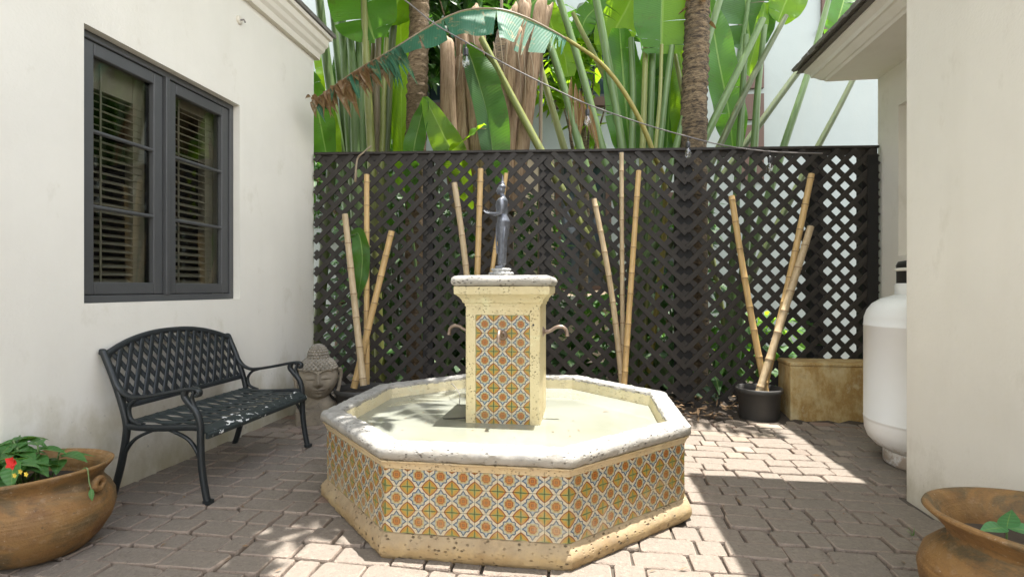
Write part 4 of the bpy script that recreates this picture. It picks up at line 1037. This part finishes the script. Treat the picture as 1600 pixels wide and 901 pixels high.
pole(928, 311, 5.03, 972, 600, 4.87, .027, 'speckled curved bamboo pole, leftmost of three right of pillar', 'bamboo_pale', -.03, 7)
pole(971, 239, 5.08, 973, 604, 4.95, .022, 'tallest thin bamboo pole reaching the fence top right of pillar', 'bamboo_pale', .0, 8)
pole(998, 267, 5.03, 975, 602, 4.83, .027, 'straight yellow bamboo pole, rightmost of three right of pillar', 'bamboo', .0, 9)
pole(1143, 306, 5.0, 1198, 620, 4.85, .029, 'bamboo pole leaning left out of the pot by the block', 'bamboo', .012, 10)
pole(1268, 272, 5.0, 1190, 622, 4.88, .030, 'longest bamboo pole leaning right out of the pot by the block', 'bamboo', -.01, 11)
pole(1267, 354, 4.9, 1183, 622, 4.74, .032, 'shorter thick bamboo pole leaning right in front of its neighbours by the block', 'bamboo_pale', 0, 12)

# ------------------------------------------------------------------ string lights
sa = P(560, -40, 4.55); 
st = thing('string_lights', 'string of clear bulbs on a grey cable stretched above the fence', 'string lights', sa)
path = [P(600,-20,4.5), P(632,0,4.55), P(680,38,4.62), P(728,66,4.69), P(800,106,4.77), P(860,136,4.83), P(918,163,4.87), P(1000,192,4.93), P(1065,211,4.97), P(1130,227,4.98), P(1203,237,4.98), P(1285,240,5.0)]
m = MB(); m.tube(smoothcurve(path, 5), .0062, 7); m.build('cable', 'cable', st)
for (u, v, Z, s_) in ((728, 66, 4.69, 1.15), (918, 163, 4.87, 1.), (1075, 214, 4.96, 1.0), (1203, 237, 4.97, 1.0)):
    c = P(u, v, Z); m = MB(); m.tube([c, c-Vector((0,0,.05*s_))], .006, 7); m.tube([c-Vector((0,0,.045*s_)), c-Vector((0,0,.055*s_)), c-Vector((0,0,.105*s_))], [.012,.021*s_,.019*s_], 12)
    k = m.build('socket', 'black', st); m = MB(); z0 = .10*s_
    m.lathe([(.013*s_,-z0),(.015*s_,-z0-.015*s_),(.027*s_,-z0-.04*s_),(.032*s_,-z0-.062*s_),(.027*s_,-z0-.085*s_),(.014*s_,-z0-.098*s_),(.001,-z0-.102*s_)], c, 16); m.build('bulb', 'bulb', k)

# ------------------------------------------------------------------ plants beyond the fence
CAMV = Vector((sy_, -cy, .25)).normalized()          # roughly from the plants towards the courtyard
def paddle(parent, rib, W, mat='leaf', face=None, fold=.25, tears=3, seed=0, one_side=None, name='leaf', shape=.6, hang=0., droop=.15, gap=.10):
    """broad leaf along the rib points; torn into lobes with their own set"""
    rnd = random.Random(seed); rib = smoothcurve(rib, 10); n = len(rib) - 1; F = Vector(face).normalized() if face else CAMV
    m = MB()
    for side in (-1, 1):
        if one_side and side != one_side: continue
        cuts = sorted(set([0, n] + [rnd.randint(2, n-2) for _ in range(tears)]))
        for a, b in zip(cuts[:-1], cuts[1:]):
            lobe = rnd.uniform(-.12,.16); hg = hang*rnd.uniform(.6,1.3); rows = []; sh = rnd.uniform(.9,1.02) if gap < .4 else rnd.uniform(.62,1.05)
            for i in range(a, b+1):
                t = i/n; T = (rib[min(i+1,n)] - rib[max(i-1,0)]).normalized(); S_ = T.cross(F).normalized()*side; Nn = (S_.cross(T)*side).normalized()
                wd = W*max(.03, math.sin(math.pi*min(1, .04+.93*t))**shape)*.5*sh
                e = 0 if len(cuts) == 2 else gap*((i-a)/(max(1,b-a)) - .5)
                row = []
                for k in range(6):
                    x = k/5; ang = fold + lobe*x
                    p = rib[i] + (S_*math.cos(ang) + Nn*math.sin(ang))*wd*x + T*wd*x*(-e*.35 + .10) + Vector((0,0,-1))*(hg + droop*x)*wd*x + Nn*(.014*math.sin(t*23+side+seed) + .022*math.sin(t*9+seed*1.7+side*2))*x
                    row.append((p, (.5 + side*.5*x, t)))
                rows.append(row)
            vs = [p for r_ in rows for p, _ in r_]; uv = [u_ for r_ in rows for _, u_ in r_]; fs = []
            for i in range(len(rows)-1):
                for k in range(5): q_ = i*6+k; fs.append((q_, q_+1, q_+7, q_+6))
            m.add(vs, fs, [[uv[z] for z in f] for f in fs], True)
    return m.build(name, mat, parent)
def stalk(parent, pts, r0, r1, mat='stalk', name='stalk', bend=0):
    p = [Vector(q_) for q_ in pts]; c = smoothcurve(p, 6); n = len(c)
    m = MB(); m.tube(c, [r0 + (r1-r0)*i/(n-1) for i in range(n)], 10, .85); return m.build(name, mat, parent)
def st2(parent, u0, v0, u1, v1, Z, w0, w1, mat='stalk', zt=None):
    """stalk seen from (u0,v0) above to (u1,v1) at the fence top, carried down to the soil; w in photo pixels"""
    zt = Z if zt is None else zt
    a, b = P(u0, v0, zt), P(u1, v1, Z); d = (b-a).normalized(); lat = max(.02, math.hypot(d.x, d.y))
    k = min((b.z - .1)/max(.2, -d.z), .8/lat); foot = b + d*k
    bow = Vector((a-b).cross(Vector((0,1,0)))).normalized()*(.012*(a-b).length*math.sin(u0*1.7))
    stalk(parent, [foot, foot.lerp(b,.5), b, a.lerp(b,.5) + bow, a], w1*Z/FPX/2*1.45, w0*Z/FPX/2*1.3, mat)

pa = thing('traveller_palm', 'dense clump of pale green stalks and paddle leaves at the left fence end', 'plant', P(560, 620, 6.0) * Vector((1,1,0)) if False else Vector((P(560,0,6).x, P(560,0,6).y, 0)))
for (u0,v0,u1,v1,Z,w0,w1,mt) in ((492,-60,532,240,6.1,11,15,'stalk'),(512,-60,543,240,6.2,9,14,'stalk'),(527,-40,549,240,6.0,11,16,'stalk'),(546,40,556,240,5.9,10,15,'stalk'),(560,50,566,240,5.95,9,14,'stalk'),(567,-80,580,240,5.7,9,13,'stalk_olive'),(592,40,590,240,6.2,8,12,'stalk_dry'),(622,-30,603,240,6.1,9,12,'stalk_dark'),(585,70,577,240,6.3,9,12,'stalk_dry'),(604,60,597,240,5.9,6,9,'stalk_olive'),(535,60,520,240,6.3,9,14,'stalk_dark')):
    st2(pa, u0, v0, u1, v1, Z, w0, w1, mt)
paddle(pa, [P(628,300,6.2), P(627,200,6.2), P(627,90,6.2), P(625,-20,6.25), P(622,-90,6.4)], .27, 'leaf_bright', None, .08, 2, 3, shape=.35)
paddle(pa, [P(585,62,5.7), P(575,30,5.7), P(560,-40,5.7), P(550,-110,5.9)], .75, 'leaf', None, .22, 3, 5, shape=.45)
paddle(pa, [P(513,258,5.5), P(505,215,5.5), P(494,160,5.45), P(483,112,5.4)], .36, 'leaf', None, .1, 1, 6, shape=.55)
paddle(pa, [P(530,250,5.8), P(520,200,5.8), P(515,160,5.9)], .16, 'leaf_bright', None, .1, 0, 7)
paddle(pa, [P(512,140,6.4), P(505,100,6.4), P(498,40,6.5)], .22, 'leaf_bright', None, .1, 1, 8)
stalk(pa, [P(556,270,5.05), P(561,240,5.0), P(572,232,4.98), P(566,236,4.98)][:1] + [P(555,283,4.97), P(558,250,4.98), P(568,238,5.0), P(580,228,5.15)], .012, .006, 'stalk_dry', 'dry_stem')

pb = P(652, 0, 5.95); pb.z = 0
trB = thing('palm_tree', 'slim brown palm trunk between the left clump and dry sheaths', 'palm', pb)
def trunk(parent, path, r0, r1, mat, seed):
    rnd = random.Random(seed); c = smoothcurve(path, 26); n = len(c); m = MB(); rs = []
    for i, p in enumerate(c):
        r_ = (r0 + (r1-r0)*i/(n-1)) * (1 + .05*((i % 3) - 1) + rnd.gauss(0,.025)); rs.append([p + Vector((math.cos(k*.3927), math.sin(k*.3927), 0))*r_*(1+rnd.gauss(0,.03)) for k in range(16)])
    m.rings(rs, True, True); return m.build('trunk', mat, parent)
trunk(trB, [pb, P(650,240,5.95), P(654,80,5.95), P(656,-60,5.95), P(658,-240,5.95)], .125, .10, 'bark', 2)
def frond(parent, base, d, L, rise, drop, seed, wl=.55, nl=46):
    rnd = random.Random(seed); d = Vector(d).normalized(); pts = []
    for i in range(9): t = i/8; pts.append(base + d*L*t*(1-.12*t) + Vector((0,0, rise*t - drop*t*t)))
    c = smoothcurve(pts, 6); m = MB(); m.tube(c, [.022*(1-.85*i/(len(c)-1)) for i in range(len(c))], 6)
    side = d.cross(Vector((0,0,1))).normalized(); q_ = m
    for i in range(nl):
        t = .1 + .9*i/nl; p = c[min(len(c)-1, int(t*(len(c)-1)))]
        for s_ in (-1,1):
            dd = side*s_*rnd.uniform(.75,1.) + d*rnd.uniform(.4,.75) + Vector((0,0,rnd.uniform(-.35,.05)))
            blade(q_, p, dd, (0,0,1), wl*math.sin(math.pi*min(.97,.18+.8*t))*rnd.uniform(.8,1.1), .055, rnd.uniform(.1,.4), .1, 3, .6)
    return m.build('frond', 'frond', parent)
cb_ = P(658, -240, 5.95)
rnd = random.Random(21)
for k in range(13):
    az = R(-158 + 12.5*k + rnd.uniform(-5,5)) if k < 10 else R(40 + 50*(k-10))
    frond(trB, cb_ + Vector((0,0,-.05+.1*rnd.random())), (math.cos(az), math.sin(az), 0), rnd.uniform(2.7,3.5), rnd.uniform(.7,1.5), rnd.uniform(.9,1.5), 100+k)

pc_ = P(690, 0, 5.55); pc_.z = 0
yb2 = thing('banana_plant', 'young banana plant with three glossy leaves rising over the fence', 'plant', pc_)
paddle(yb2, [P(640,330,5.6), P(645,245,5.5), P(655,195,5.45), P(666,152,5.4)], .22, 'leaf', None, .15, 0, 11, shape=.7)
paddle(yb2, [P(735,330,5.6), P(712,250,5.5), P(690,205,5.45), P(664,152,5.4)], .34, 'leaf_bright', None, .16, 0, 12, shape=.7)
paddle(yb2, [P(690,246,5.4), P(715,228,5.35), P(740,208,5.3), P(758,194,5.25)], .15, 'leaf_bright', (0,-.5,1), .35, 0, 13, shape=.7)
for (a, b, c, d) in ((640,330,672,620),(735,330,690,620),(690,246,685,620)): stalk(yb2, [P(c,d,5.6), P(c,d,5.6).lerp(P(a,b,5.55),.5), P(a,b,5.55)], .03, .015, 'stalk')

paddle(pa, [P(600,240,6.3), P(598,160,6.3), P(594,90,6.3), P(590,30,6.35)], .34, 'leaf', None, .12, 2, 17, shape=.45)
paddle(pa, [P(548,260,6.4), P(545,190,6.4), P(540,120,6.4), P(536,60,6.45)], .40, 'leaf_dark', None, .12, 2, 18, shape=.45)
paddle(pa, [P(612,40,6.0), P(622,0,6.0), P(640,-60,6.05), P(655,-110,6.1)], .50, 'leaf_bright', None, .2, 3, 19, shape=.45)
pdq = P(775, 0, 6.0); pdq.z = 0
stub = thing('traveller_palm', 'old traveller palm stump with dry brown sheaths and folded green leaf', 'plant', pdq)
m = MB(); m.tube([pdq, P(775,240,6.05), P(785,120,6.1), P(790,50,6.1)], [.22,.2,.17,.1], 14); m.build('trunk', 'bark_dark', stub)
rnd = random.Random(4)
for k in range(24):
    left = k < 11; f_ = (k/10 if left else (k-11)/12)
    ub = 722+40*f_ if left else 768+36*f_; ut = 700+50*f_ if left else 792+56*f_; vt = 95-45*f_ if left else 60-40*f_
    Z = 5.80 + .12*(k % 3) + rnd.uniform(-.04,.04); a, b = P(ub + rnd.uniform(-4,4), 330, Z), P(ut + rnd.uniform(-5,5), vt + rnd.uniform(-25,30), Z+.05)
    c = smoothcurve([a, a.lerp(b,.5)+Vector((rnd.uniform(-.05,.05),-.03,0)), b, b + (b-a)*.10 + Vector((rnd.uniform(-.06,.06),.05,0))], 6); n_ = len(c); m = MB()
    rs = []; w0 = rnd.uniform(.06,.105)
    for i, p in enumerate(c):
        wd = w0*(1-.30*i/n_)*(1 if i < n_-5 else .25 + .15*(n_-1-i)); T = (b-a).normalized(); S_ = T.cross(Vector((0,-1,0))).normalized()
        rs.append([p + S_*wd*x - Vector((0,.030*(1-x*x),0)) for x in (-1,-.6,-.2,.2,.6,1)] + [p + S_*wd*x*.9 - Vector((0,.030*(1-x*x)-.014,0)) for x in (1,.4,-.4,-1)])
    m.rings(rs, True, True); m.build('dry_sheath', 'sheath', stub)
for k in range(10):                                   # hanging fibres
    u = 715 + 13*k + rnd.uniform(-5,5); a = P(u, 60+rnd.uniform(-10,20), 5.75); b = P(u+rnd.uniform(-10,10), 130+rnd.uniform(0,70), 5.7)
    m = MB(); m.tube([a, a.lerp(b,.5)+Vector((.02,0,0)), b], [.016,.012,.004], 6, .4); m.build('fibre', 'stalk_dry', stub)
paddle(stub, [P(775,300,5.5), P(770,235,5.5), P(760,170,5.5), P(742,110,5.5), P(728,70,5.5)], .34, 'leaf_dark', None, .55, 1, 15, shape=.6, one_side=-1)
paddle(stub, [P(775,300,5.5), P(768,235,5.5), P(757,170,5.5), P(742,110,5.5), P(728,70,5.5)], .52, 'leaf', None, .12, 1, 16, shape=.6, one_side=1)

mid = P(930, 0, 5.9); mid.z = 0
pm = thing('traveller_palm', 'fan of leaning green stalks rising right of the dry sheaths', 'plant', mid)
for (u0,v0,u1,v1,Z,w0,w1,mt) in ((752,60,846,237,5.7,9,12,'stalk_olive'),(853,50,908,237,5.8,10,13,'stalk'),(868,-20,942,237,5.9,9,14,'stalk'),(920,-60,973,237,6.0,10,15,'stalk'),(783,-40,781,237,6.2,4,6,'stalk_dry'),(846,60,845,170,6.1,4,6,'stalk_dry'),(800,-40,830,60,6.3,8,10,'stalk_olive'),(895,20,925,80,6.3,6,8,'stalk_olive'),(745,60,725,237,6.3,6,9,'stalk'),(712,80,690,237,6.3,5,8,'stalk')):
    st2(pm, u0, v0, u1, v1, Z, w0, w1, mt)
stalk(pm, [P(1010,620,5.6), P(1040,330,5.4), P(1020,237,5.35), P(985,160,5.3), P(940,100,5.25), P(884,60,5.2)], .038, .02, 'stalk_yellow', 'leaf_stalk')
# the long torn leaf arching over everything
rib = [P(886,62,5.2), P(862,48,5.15), P(820,27,5.1), P(780,15,5.05), P(735,15,5.0), P(700,26,4.97), P(660,48,4.95), P(625,70,4.93)]
paddle(pm, rib, .74, 'leaf_teal', (0,-.9,.55), -.05, 15, 31, one_side=-1, shape=.30, hang=.22, name='torn_leaf', gap=.55)
paddle(pm, rib, .40, 'leaf_teal', (0,-.3,1), .05, 6, 32, one_side=1, shape=.30, name='torn_leaf', gap=.3)
rib2 = [P(630,67,4.93), P(600,85,4.93), P(560,108,4.94), P(525,132,4.95), P(492,156,4.97)]
stalk(pm, rib + rib2[1:], .014, .006, 'stalk_dry', 'midrib')
rr_ = smoothcurve(rib2, 8); rnd = random.Random(8)
for i in range(2, len(rr_)):
  for half in (0, .5, .25):
    p = rr_[i].lerp(rr_[min(i+1, len(rr_)-1)], half); L = rnd.uniform(.16,.42)*(1 - .3*i/len(rr_)); m = MB()
    blade(m, p, (rnd.uniform(.05,.7), rnd.uniform(-.3,.2), -1), (rnd.uniform(-.4,.4),-1,.2), L*rnd.choice((.5,.8,1,1.15)), rnd.uniform(.03,.09), rnd.uniform(-.3,.45), .3, 6, .45)
    m.build('leaf_shred', 'leaf_teal' if (i < 12 and rnd.random() < .75) or rnd.random() < .2 else 'leaf_dry', pm)
for k in range(6):
    p = P(488+rnd.uniform(-6,8), 152+rnd.uniform(-8,8), 4.97); m = MB(); blade(m, p, (rnd.uniform(-1,1), rnd.uniform(-.5,.5), rnd.uniform(-1,.4)), (0,-1,.3), .10, .045, .5, .3, 5); m.build('leaf_shred', 'leaf_dry', pm)
# withered bit hanging among the stalks
for k in range(5):
    m = MB(); blade(m, P(893+6*k, 120+10*k, 5.75), (rnd.uniform(-.1,.3), 0, -1), (rnd.uniform(-.5,.5),-1,0), rnd.uniform(.5,.8), .06, .05, .4, 8); m.build('dead_leaf', 'leaf_dry', pm)

pk = P(1030, 0, 5.9); pk.z = 0
ph = thing('traveller_palm', 'upright paddle leaf clump just left of the dark palm trunk', 'plant', pk)
paddle(ph, [P(985,240,6.0), P(980,190,6.0), P(974,120,6.0), P(968,45,6.0)], .50, 'leaf', None, .1, 2, 41, shape=.4)
paddle(ph, [P(1033,85,5.7), P(1034,40,5.7), P(1036,-30,5.7), P(1040,-120,5.8)], .70, 'leaf', None, .12, 4, 42, shape=.35, one_side=-1)
paddle(ph, [P(1033,85,5.72), P(1034,40,5.72), P(1036,-30,5.72), P(1040,-120,5.82)], .80, 'leaf_bright', None, .12, 3, 43, shape=.35, one_side=1)
paddle(ph, [P(1040,250,6.3), P(1045,180,6.3), P(1048,110,6.3), P(1050,50,6.3)], .42, 'leaf_dark', None, .1, 2, 44, shape=.45)
paddle(ph, [P(1010,250,6.3), P(1014,180,6.3), P(1016,110,6.3), P(1018,60,6.3)], .32, 'leaf', None, .1, 1, 45, shape=.45)
for (u0,v0,u1,v1,Z,w0,w1,mt) in ((986,60,988,237,5.9,8,11,'stalk'),(1009,70,1004,237,5.8,8,9,'stalk_olive'),(1020,70,1014,237,5.85,9,11,'stalk'),(1034,70,1024,237,5.6,5,6,'stalk_olive'),(1050,72,1030,237,5.7,8,10,'stalk'),(1052,74,1082,237,6.0,6,8,'stalk_olive'),(1072,170,1055,237,5.6,9,10,'stalk'),(966,60,975,237,6.2,7,9,'stalk_dark')):
    st2(ph, u0, v0, u1, v1, Z, w0, w1, mt)

paddle(ph, [P(1062,240,6.1), P(1066,190,6.1), P(1066,130,6.1), P(1062,75,6.1)], .30, 'leaf_bright', None, .12, 1, 46, shape=.45)
paddle(ph, [P(950,90,6.3), P(960,50,6.3), P(985,0,6.3), P(1000,-60,6.35)], .55, 'leaf_bright', None, .2, 3, 47, shape=.45)
paddle(pm, [P(800,60,6.4), P(815,30,6.4), P(845,-10,6.4), P(880,-50,6.5)], .45, 'leaf', None, .25, 4, 48, shape=.45)
paddle(pm, [P(888,120,6.6), P(880,80,6.6), P(862,40,6.6), P(850,-10,6.6)], .40, 'leaf_bright', None, .2, 4, 49, shape=.45)
paddle(pm, [P(905,60,6.5), P(915,30,6.5), P(935,5,6.5), P(950,-40,6.5)], .36, 'leaf', None, .2, 3, 50, shape=.45)
pt2 = P(1085, 0, 5.6); pt2.z = 0
trI = thing('palm_tree', 'dark shaggy palm trunk in front of the white building', 'palm', pt2)
trunk(trI, [pt2, P(1083,240,5.6), P(1087,100,5.6), P(1090,0,5.6), P(1092,-220,5.6)], .15, .118, 'bark_dark', 5)
rnd = random.Random(77)
for k in range(9):
    a = rnd.uniform(0,6.28); c = P(1088, 10+rnd.uniform(-30,25), 5.6) + Vector((math.cos(a),math.sin(a),0))*.11; m = MB()
    blade(m, c, (math.cos(a)*.6, math.sin(a)*.6, rnd.uniform(-1,.6)), (math.cos(a),math.sin(a),.3), .14, .07, -.2, .3, 4); m.build('husk', 'leaf_dry', trI)
ct = P(1092, -220, 5.6)
for k in range(9):
    az = R(-170 + 40*k + rnd.uniform(-8,8)); frond(trI, ct, (math.cos(az), math.sin(az), 0), rnd.uniform(1.5,2.0), rnd.uniform(.6,1.2), rnd.uniform(.6,1.0), 200+k, .45, 34)

pj = P(1165, 0, 5.9); pj.z = 0
pjr = thing('traveller_palm', 'splayed stalks and hanging paddle leaves right of the dark trunk', 'plant', pj)
paddle(pjr, [P(1145,232,6.1), P(1138,170,6.1), P(1122,90,6.1), P(1108,0,6.15)], .46, 'leaf', None, .08, 1, 51, shape=.45)
paddle(pjr, [P(1175,75,6.3), P(1168,40,6.3), P(1165,-20,6.3), P(1160,-90,6.4)], .75, 'leaf_dark', None, .1, 2, 52, shape=.4)
paddle(pjr, [P(1168,118,6.0), P(1178,80,6.0), P(1190,35,6.0), P(1196,5,6.0)], .17, 'leaf_bright', None, .2, 1, 53, shape=.5)
paddle(pjr, [P(1215,35,6.0), P(1225,10,6.0), P(1240,-30,6.0), P(1250,-80,6.1)], .42, 'leaf_bright', None, .25, 3, 54, shape=.4)
paddle(pjr, [P(1300,60,7.0), P(1310,30,7.0), P(1330,-40,7.1)], .40, 'leaf', None, .2, 2, 55, shape=.5)
for (u0,v0,u1,v1,Z,w0,w1,mt) in ((1142,-60,1095,100,6.0,9,11,'stalk'),(1192,30,1102,215,5.6,9,12,'stalk'),(1228,25,1120,237,5.7,7,11,'stalk_dark'),(1166,55,1155,237,5.8,7,10,'stalk'),(1195,40,1178,237,5.8,7,12,'stalk'),(1262,92,1160,232,6.2,9,9,'stalk_dark'),(1300,-20,1222,237,6.0,7,12,'stalk'),(1345,100,1274,237,6.1,7,9,'stalk_dark'),(1180,-50,1160,60,6.3,6,8,'stalk')):
    st2(pjr, u0, v0, u1, v1, Z, w0, w1, mt)

# leafy trees filling the gaps high behind, each with its own trunk and crown
def leafy(name, label, c, h_, rad, n, seed, mat='leaf_dark', size=.22, zlo=.55):
    rnd = random.Random(seed); t = thing(name, label, 'tree', c); m = MB(); m.tube([c, c+Vector((.1,0,h_*.5)), c+Vector((.05,.1,h_))], [.09,.07,.03], 10)
    for k in range(6):
        a = k*1.05; m.tube([c+Vector((.08,.05,h_*.55)), c+Vector((math.cos(a)*rad*.5, math.sin(a)*rad*.5, h_*.8)), c+Vector((math.cos(a)*rad*.8, math.sin(a)*rad*.8, h_*(.85+.2*rnd.random())))], [.035,.02,.008], 6)
    m.build('trunk', 'bark_dark', t); m = MB(); cl = [c + Vector((rnd.gauss(0,.5)*rad, rnd.gauss(0,.5)*rad, h_*rnd.uniform(zlo,1.15))) for _ in range(18)]
    for _ in range(n):
        q_ = rnd.choice(cl) + Vector((rnd.gauss(0,.16)*rad, rnd.gauss(0,.16)*rad, rnd.gauss(0,.14)*rad)); a = rnd.uniform(0,6.28)
        blade(m, q_, (math.cos(a), math.sin(a), rnd.uniform(-.9,.3)), (rnd.uniform(-.4,.4), rnd.uniform(-.8,.2), 1), size*rnd.uniform(.7,1.3), size*.45, .3, .1, 3, .6)
    m.build('crown', mat, t); return t
q_ = P(530, 0, 9.5); q_.z = 0; leafy('leafy_tree', 'green bushy tree behind the left stalk clump', q_, 4.3, 1.4, 1700, 61)
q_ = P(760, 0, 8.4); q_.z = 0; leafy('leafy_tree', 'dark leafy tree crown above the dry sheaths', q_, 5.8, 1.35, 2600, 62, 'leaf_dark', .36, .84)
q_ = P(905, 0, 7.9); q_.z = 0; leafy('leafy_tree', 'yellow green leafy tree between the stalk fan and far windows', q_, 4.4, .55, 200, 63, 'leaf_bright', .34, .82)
# an unseen broad tree added behind the left house: its crown spreads over the roof and shades the bench side of the court
rnd = random.Random(64); c = Vector((-3.9, 6.3, 0)); t = thing('leafy_tree', 'big unseen shade tree added behind the left house spreading over its roof', 'tree', c)
m = MB(); m.tube([c, c+Vector((.05,-.2,2.5)), c+Vector((.5,-1.2,5.0)), c+Vector((1.2,-2.6,6.2))], [.2,.17,.12,.06], 12)
ends = []
for k in range(16):
    e = Vector((rnd.uniform(-3.8,-.95), rnd.uniform(.6,5.2), rnd.uniform(5.0,6.6))); ends.append(e)
    s0 = c + Vector((.5,-1.2,5.0)).lerp(Vector((1.2,-2.6,6.2)), rnd.random()); m.tube([s0, s0.lerp(e,.5)+Vector((0,0,.3)), e], [.05,.03,.012], 6)
m.build('trunk', 'bark_dark', t); m = MB()
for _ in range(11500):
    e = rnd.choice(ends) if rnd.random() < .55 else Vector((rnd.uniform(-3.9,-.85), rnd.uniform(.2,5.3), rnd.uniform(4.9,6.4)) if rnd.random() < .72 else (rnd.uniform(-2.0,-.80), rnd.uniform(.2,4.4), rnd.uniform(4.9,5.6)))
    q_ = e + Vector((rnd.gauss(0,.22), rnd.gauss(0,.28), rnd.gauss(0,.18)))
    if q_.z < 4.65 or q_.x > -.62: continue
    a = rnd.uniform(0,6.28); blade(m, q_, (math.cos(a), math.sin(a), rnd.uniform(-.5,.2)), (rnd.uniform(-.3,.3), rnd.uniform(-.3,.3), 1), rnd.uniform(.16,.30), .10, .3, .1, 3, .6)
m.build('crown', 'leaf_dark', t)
# shrubs filling the bed behind the lattice
def shrub(label, x, yv, h_, rad, n, seed, mat):
    rnd = random.Random(seed); c = Vector((x, yv, 0)); t = thing('shrub', label, 'shrub', c); m = MB()
    for k in range(6):
        a = k*1.05; m.tube([c, c + Vector((math.cos(a)*rad*.3, math.sin(a)*rad*.3, h_*.5)), c + Vector((math.cos(a)*rad*.6, math.sin(a)*rad*.6, h_*.95))], [.02,.014,.006], 6)
    m.build('stem', 'stalk_dark', t); m = MB()
    for _ in range(n):
        a = rnd.uniform(0,6.28); r_ = rad*math.sqrt(rnd.random()); z = h_*rnd.uniform(.03,1); r_ *= 1 - .4*(z/h_)**3
        aa = a + rnd.uniform(-1,1); blade(m, c + Vector((r_*math.cos(a), r_*math.sin(a)*.7, z)), (math.cos(aa), math.sin(aa), rnd.uniform(-.9,.5)), (rnd.uniform(-.4,.4), -.5, 1), rnd.uniform(.14,.32), rnd.uniform(.06,.12), .4, .1, 3, .65)
    m.build('foliage', mat, t)
for i, (x, yv, h_, rad, n, mt, lab) in enumerate(((-3.1,8.2,3.0,1.2,1500,'leaf_dark','tall dense hedge shrub far behind the left end of the lattice'),(-1.3,8.4,2.7,1.1,1300,'leaf_dark','dense hedge shrub far behind the lattice left of the brown trunk'),(1.75,6.3,.8,.45,160,'leaf','small green shrub behind the lattice beside the bamboo pot'),(-2.5,6.6,2.9,.75,750,'leaf_dark','dark shrub behind the lattice at the left end'),(-1.5,6.9,2.6,.75,750,'leaf_dark','dark shrub behind the lattice between left bamboo and pillar'),(-.55,7.2,1.2,.6,260,'leaf_dark','low shrub behind the lattice left of the pillar'),(.35,7.3,1.15,.6,300,'leaf','low green shrub seen through lattice right of the spout'),(1.1,6.7,2.3,.6,520,'leaf_dark','dark shrub behind lattice below the dark palm trunk'),(2.35,7.4,.9,.6,240,'leaf_bright','bright low shrub behind the lattice above the concrete block'))):
    shrub(lab, x, yv, h_, rad, n, 300+i, mt)

# undergrowth and litter (nobody could count these)
rnd = random.Random(99); m = MB()
for k in range(420):
    x = rnd.uniform(-2.7, 2.7); yv = rnd.uniform(5.45, 7.8); z = rnd.uniform(.05, 1.0)*rnd.random()
    if x > 1.5 and rnd.random() < .7: continue
    a = rnd.uniform(0,6.28); L = rnd.uniform(.15,.40)
    blade(m, Vector((x,yv,z)), (math.cos(a)*.7, math.sin(a)*.7-.2, rnd.uniform(-.1,1.)), (0,-.6,1), L, L*.35, .5, .1, 5, .65)
tag(m.build('undergrowth', 'leaf_dark'), kind='stuff')
m = MB()
for k in range(900):
    x = rnd.uniform(-2.7, 2.8); yv = 4.88 + abs(rnd.gauss(0,.5)); a = rnd.uniform(0,6.28)
    if yv > 7.5 or (x > 1.75 and yv < 5.45) or (x > 1.35 and yv < 5.1): continue
    blade(m, Vector((x,yv,.02 + .05*min(1,(yv-4.85)*2) + rnd.uniform(0,.03))), (math.cos(a), math.sin(a), rnd.uniform(-.2,.4)), (rnd.uniform(-.5,.5), rnd.uniform(-.5,.5), 1), rnd.uniform(.04,.13), rnd.uniform(.015,.04), rnd.uniform(-.4,.4), .2, 2)
for k in range(110):
    x = rnd.uniform(-2.6, 1.6); yv = rnd.uniform(1.5, 4.9)
    if in_fountain(x, yv, 1.12): continue
    a = rnd.uniform(0,6.28); blade(m, Vector((x,yv,.006)), (math.cos(a), math.sin(a), .05), (rnd.uniform(-.2,.2), rnd.uniform(-.2,.2), 1), rnd.uniform(.015,.05), rnd.uniform(.006,.016), rnd.uniform(-.3,.3), .2, 2)
for k in range(26):                                   # bits floating on the fountain water and lying on its rim
    a = rnd.uniform(0,6.28); r_ = rnd.uniform(.35,.86); b_ = rnd.uniform(0,6.28)
    blade(m, FC + Vector((r_*math.cos(a), r_*math.sin(a), .4075)), (math.cos(b_), math.sin(b_), 0), (0,0,1), rnd.uniform(.012,.035), rnd.uniform(.005,.012), .05, .1, 2)
tag(m.build('leaf_litter', 'litter'), kind='stuff')
# a green leaf pushed through the lattice between the left bamboo poles
lp = P(560, 400, 5.0); lf = thing('banana_leaf', 'single green leaf poking through the lattice between left bamboo poles', 'leaf', lp)
paddle(lf, [P(548,368,5.08), P(560,365,5.0), P(566,395,4.97), P(564,435,4.97), P(557,468,4.99)], .17, 'leaf', None, .25, 0, 71, shape=.6, name='blade')
stalk(lf, [P(540,372,5.2), P(548,368,5.08), P(560,365,5.0)], .008, .006, 'stalk')
# weeds in the paving joints
for (u, v, Z, lab) in ((1425, 838, 2.52, 'tiny green weed in the paving joint near the stained jar'),):
    c = P(u, v, Z); c.z = 0; t = thing('weed', lab, 'weed', c)
    for k in range(5): mm = MB(); blade(mm, c, (math.cos(k*1.3)*.5, math.sin(k*1.3)*.5, .9), (1,0,.3), .045, .008, .3, .1, 4); mm.build('blade', 'impatiens', t)
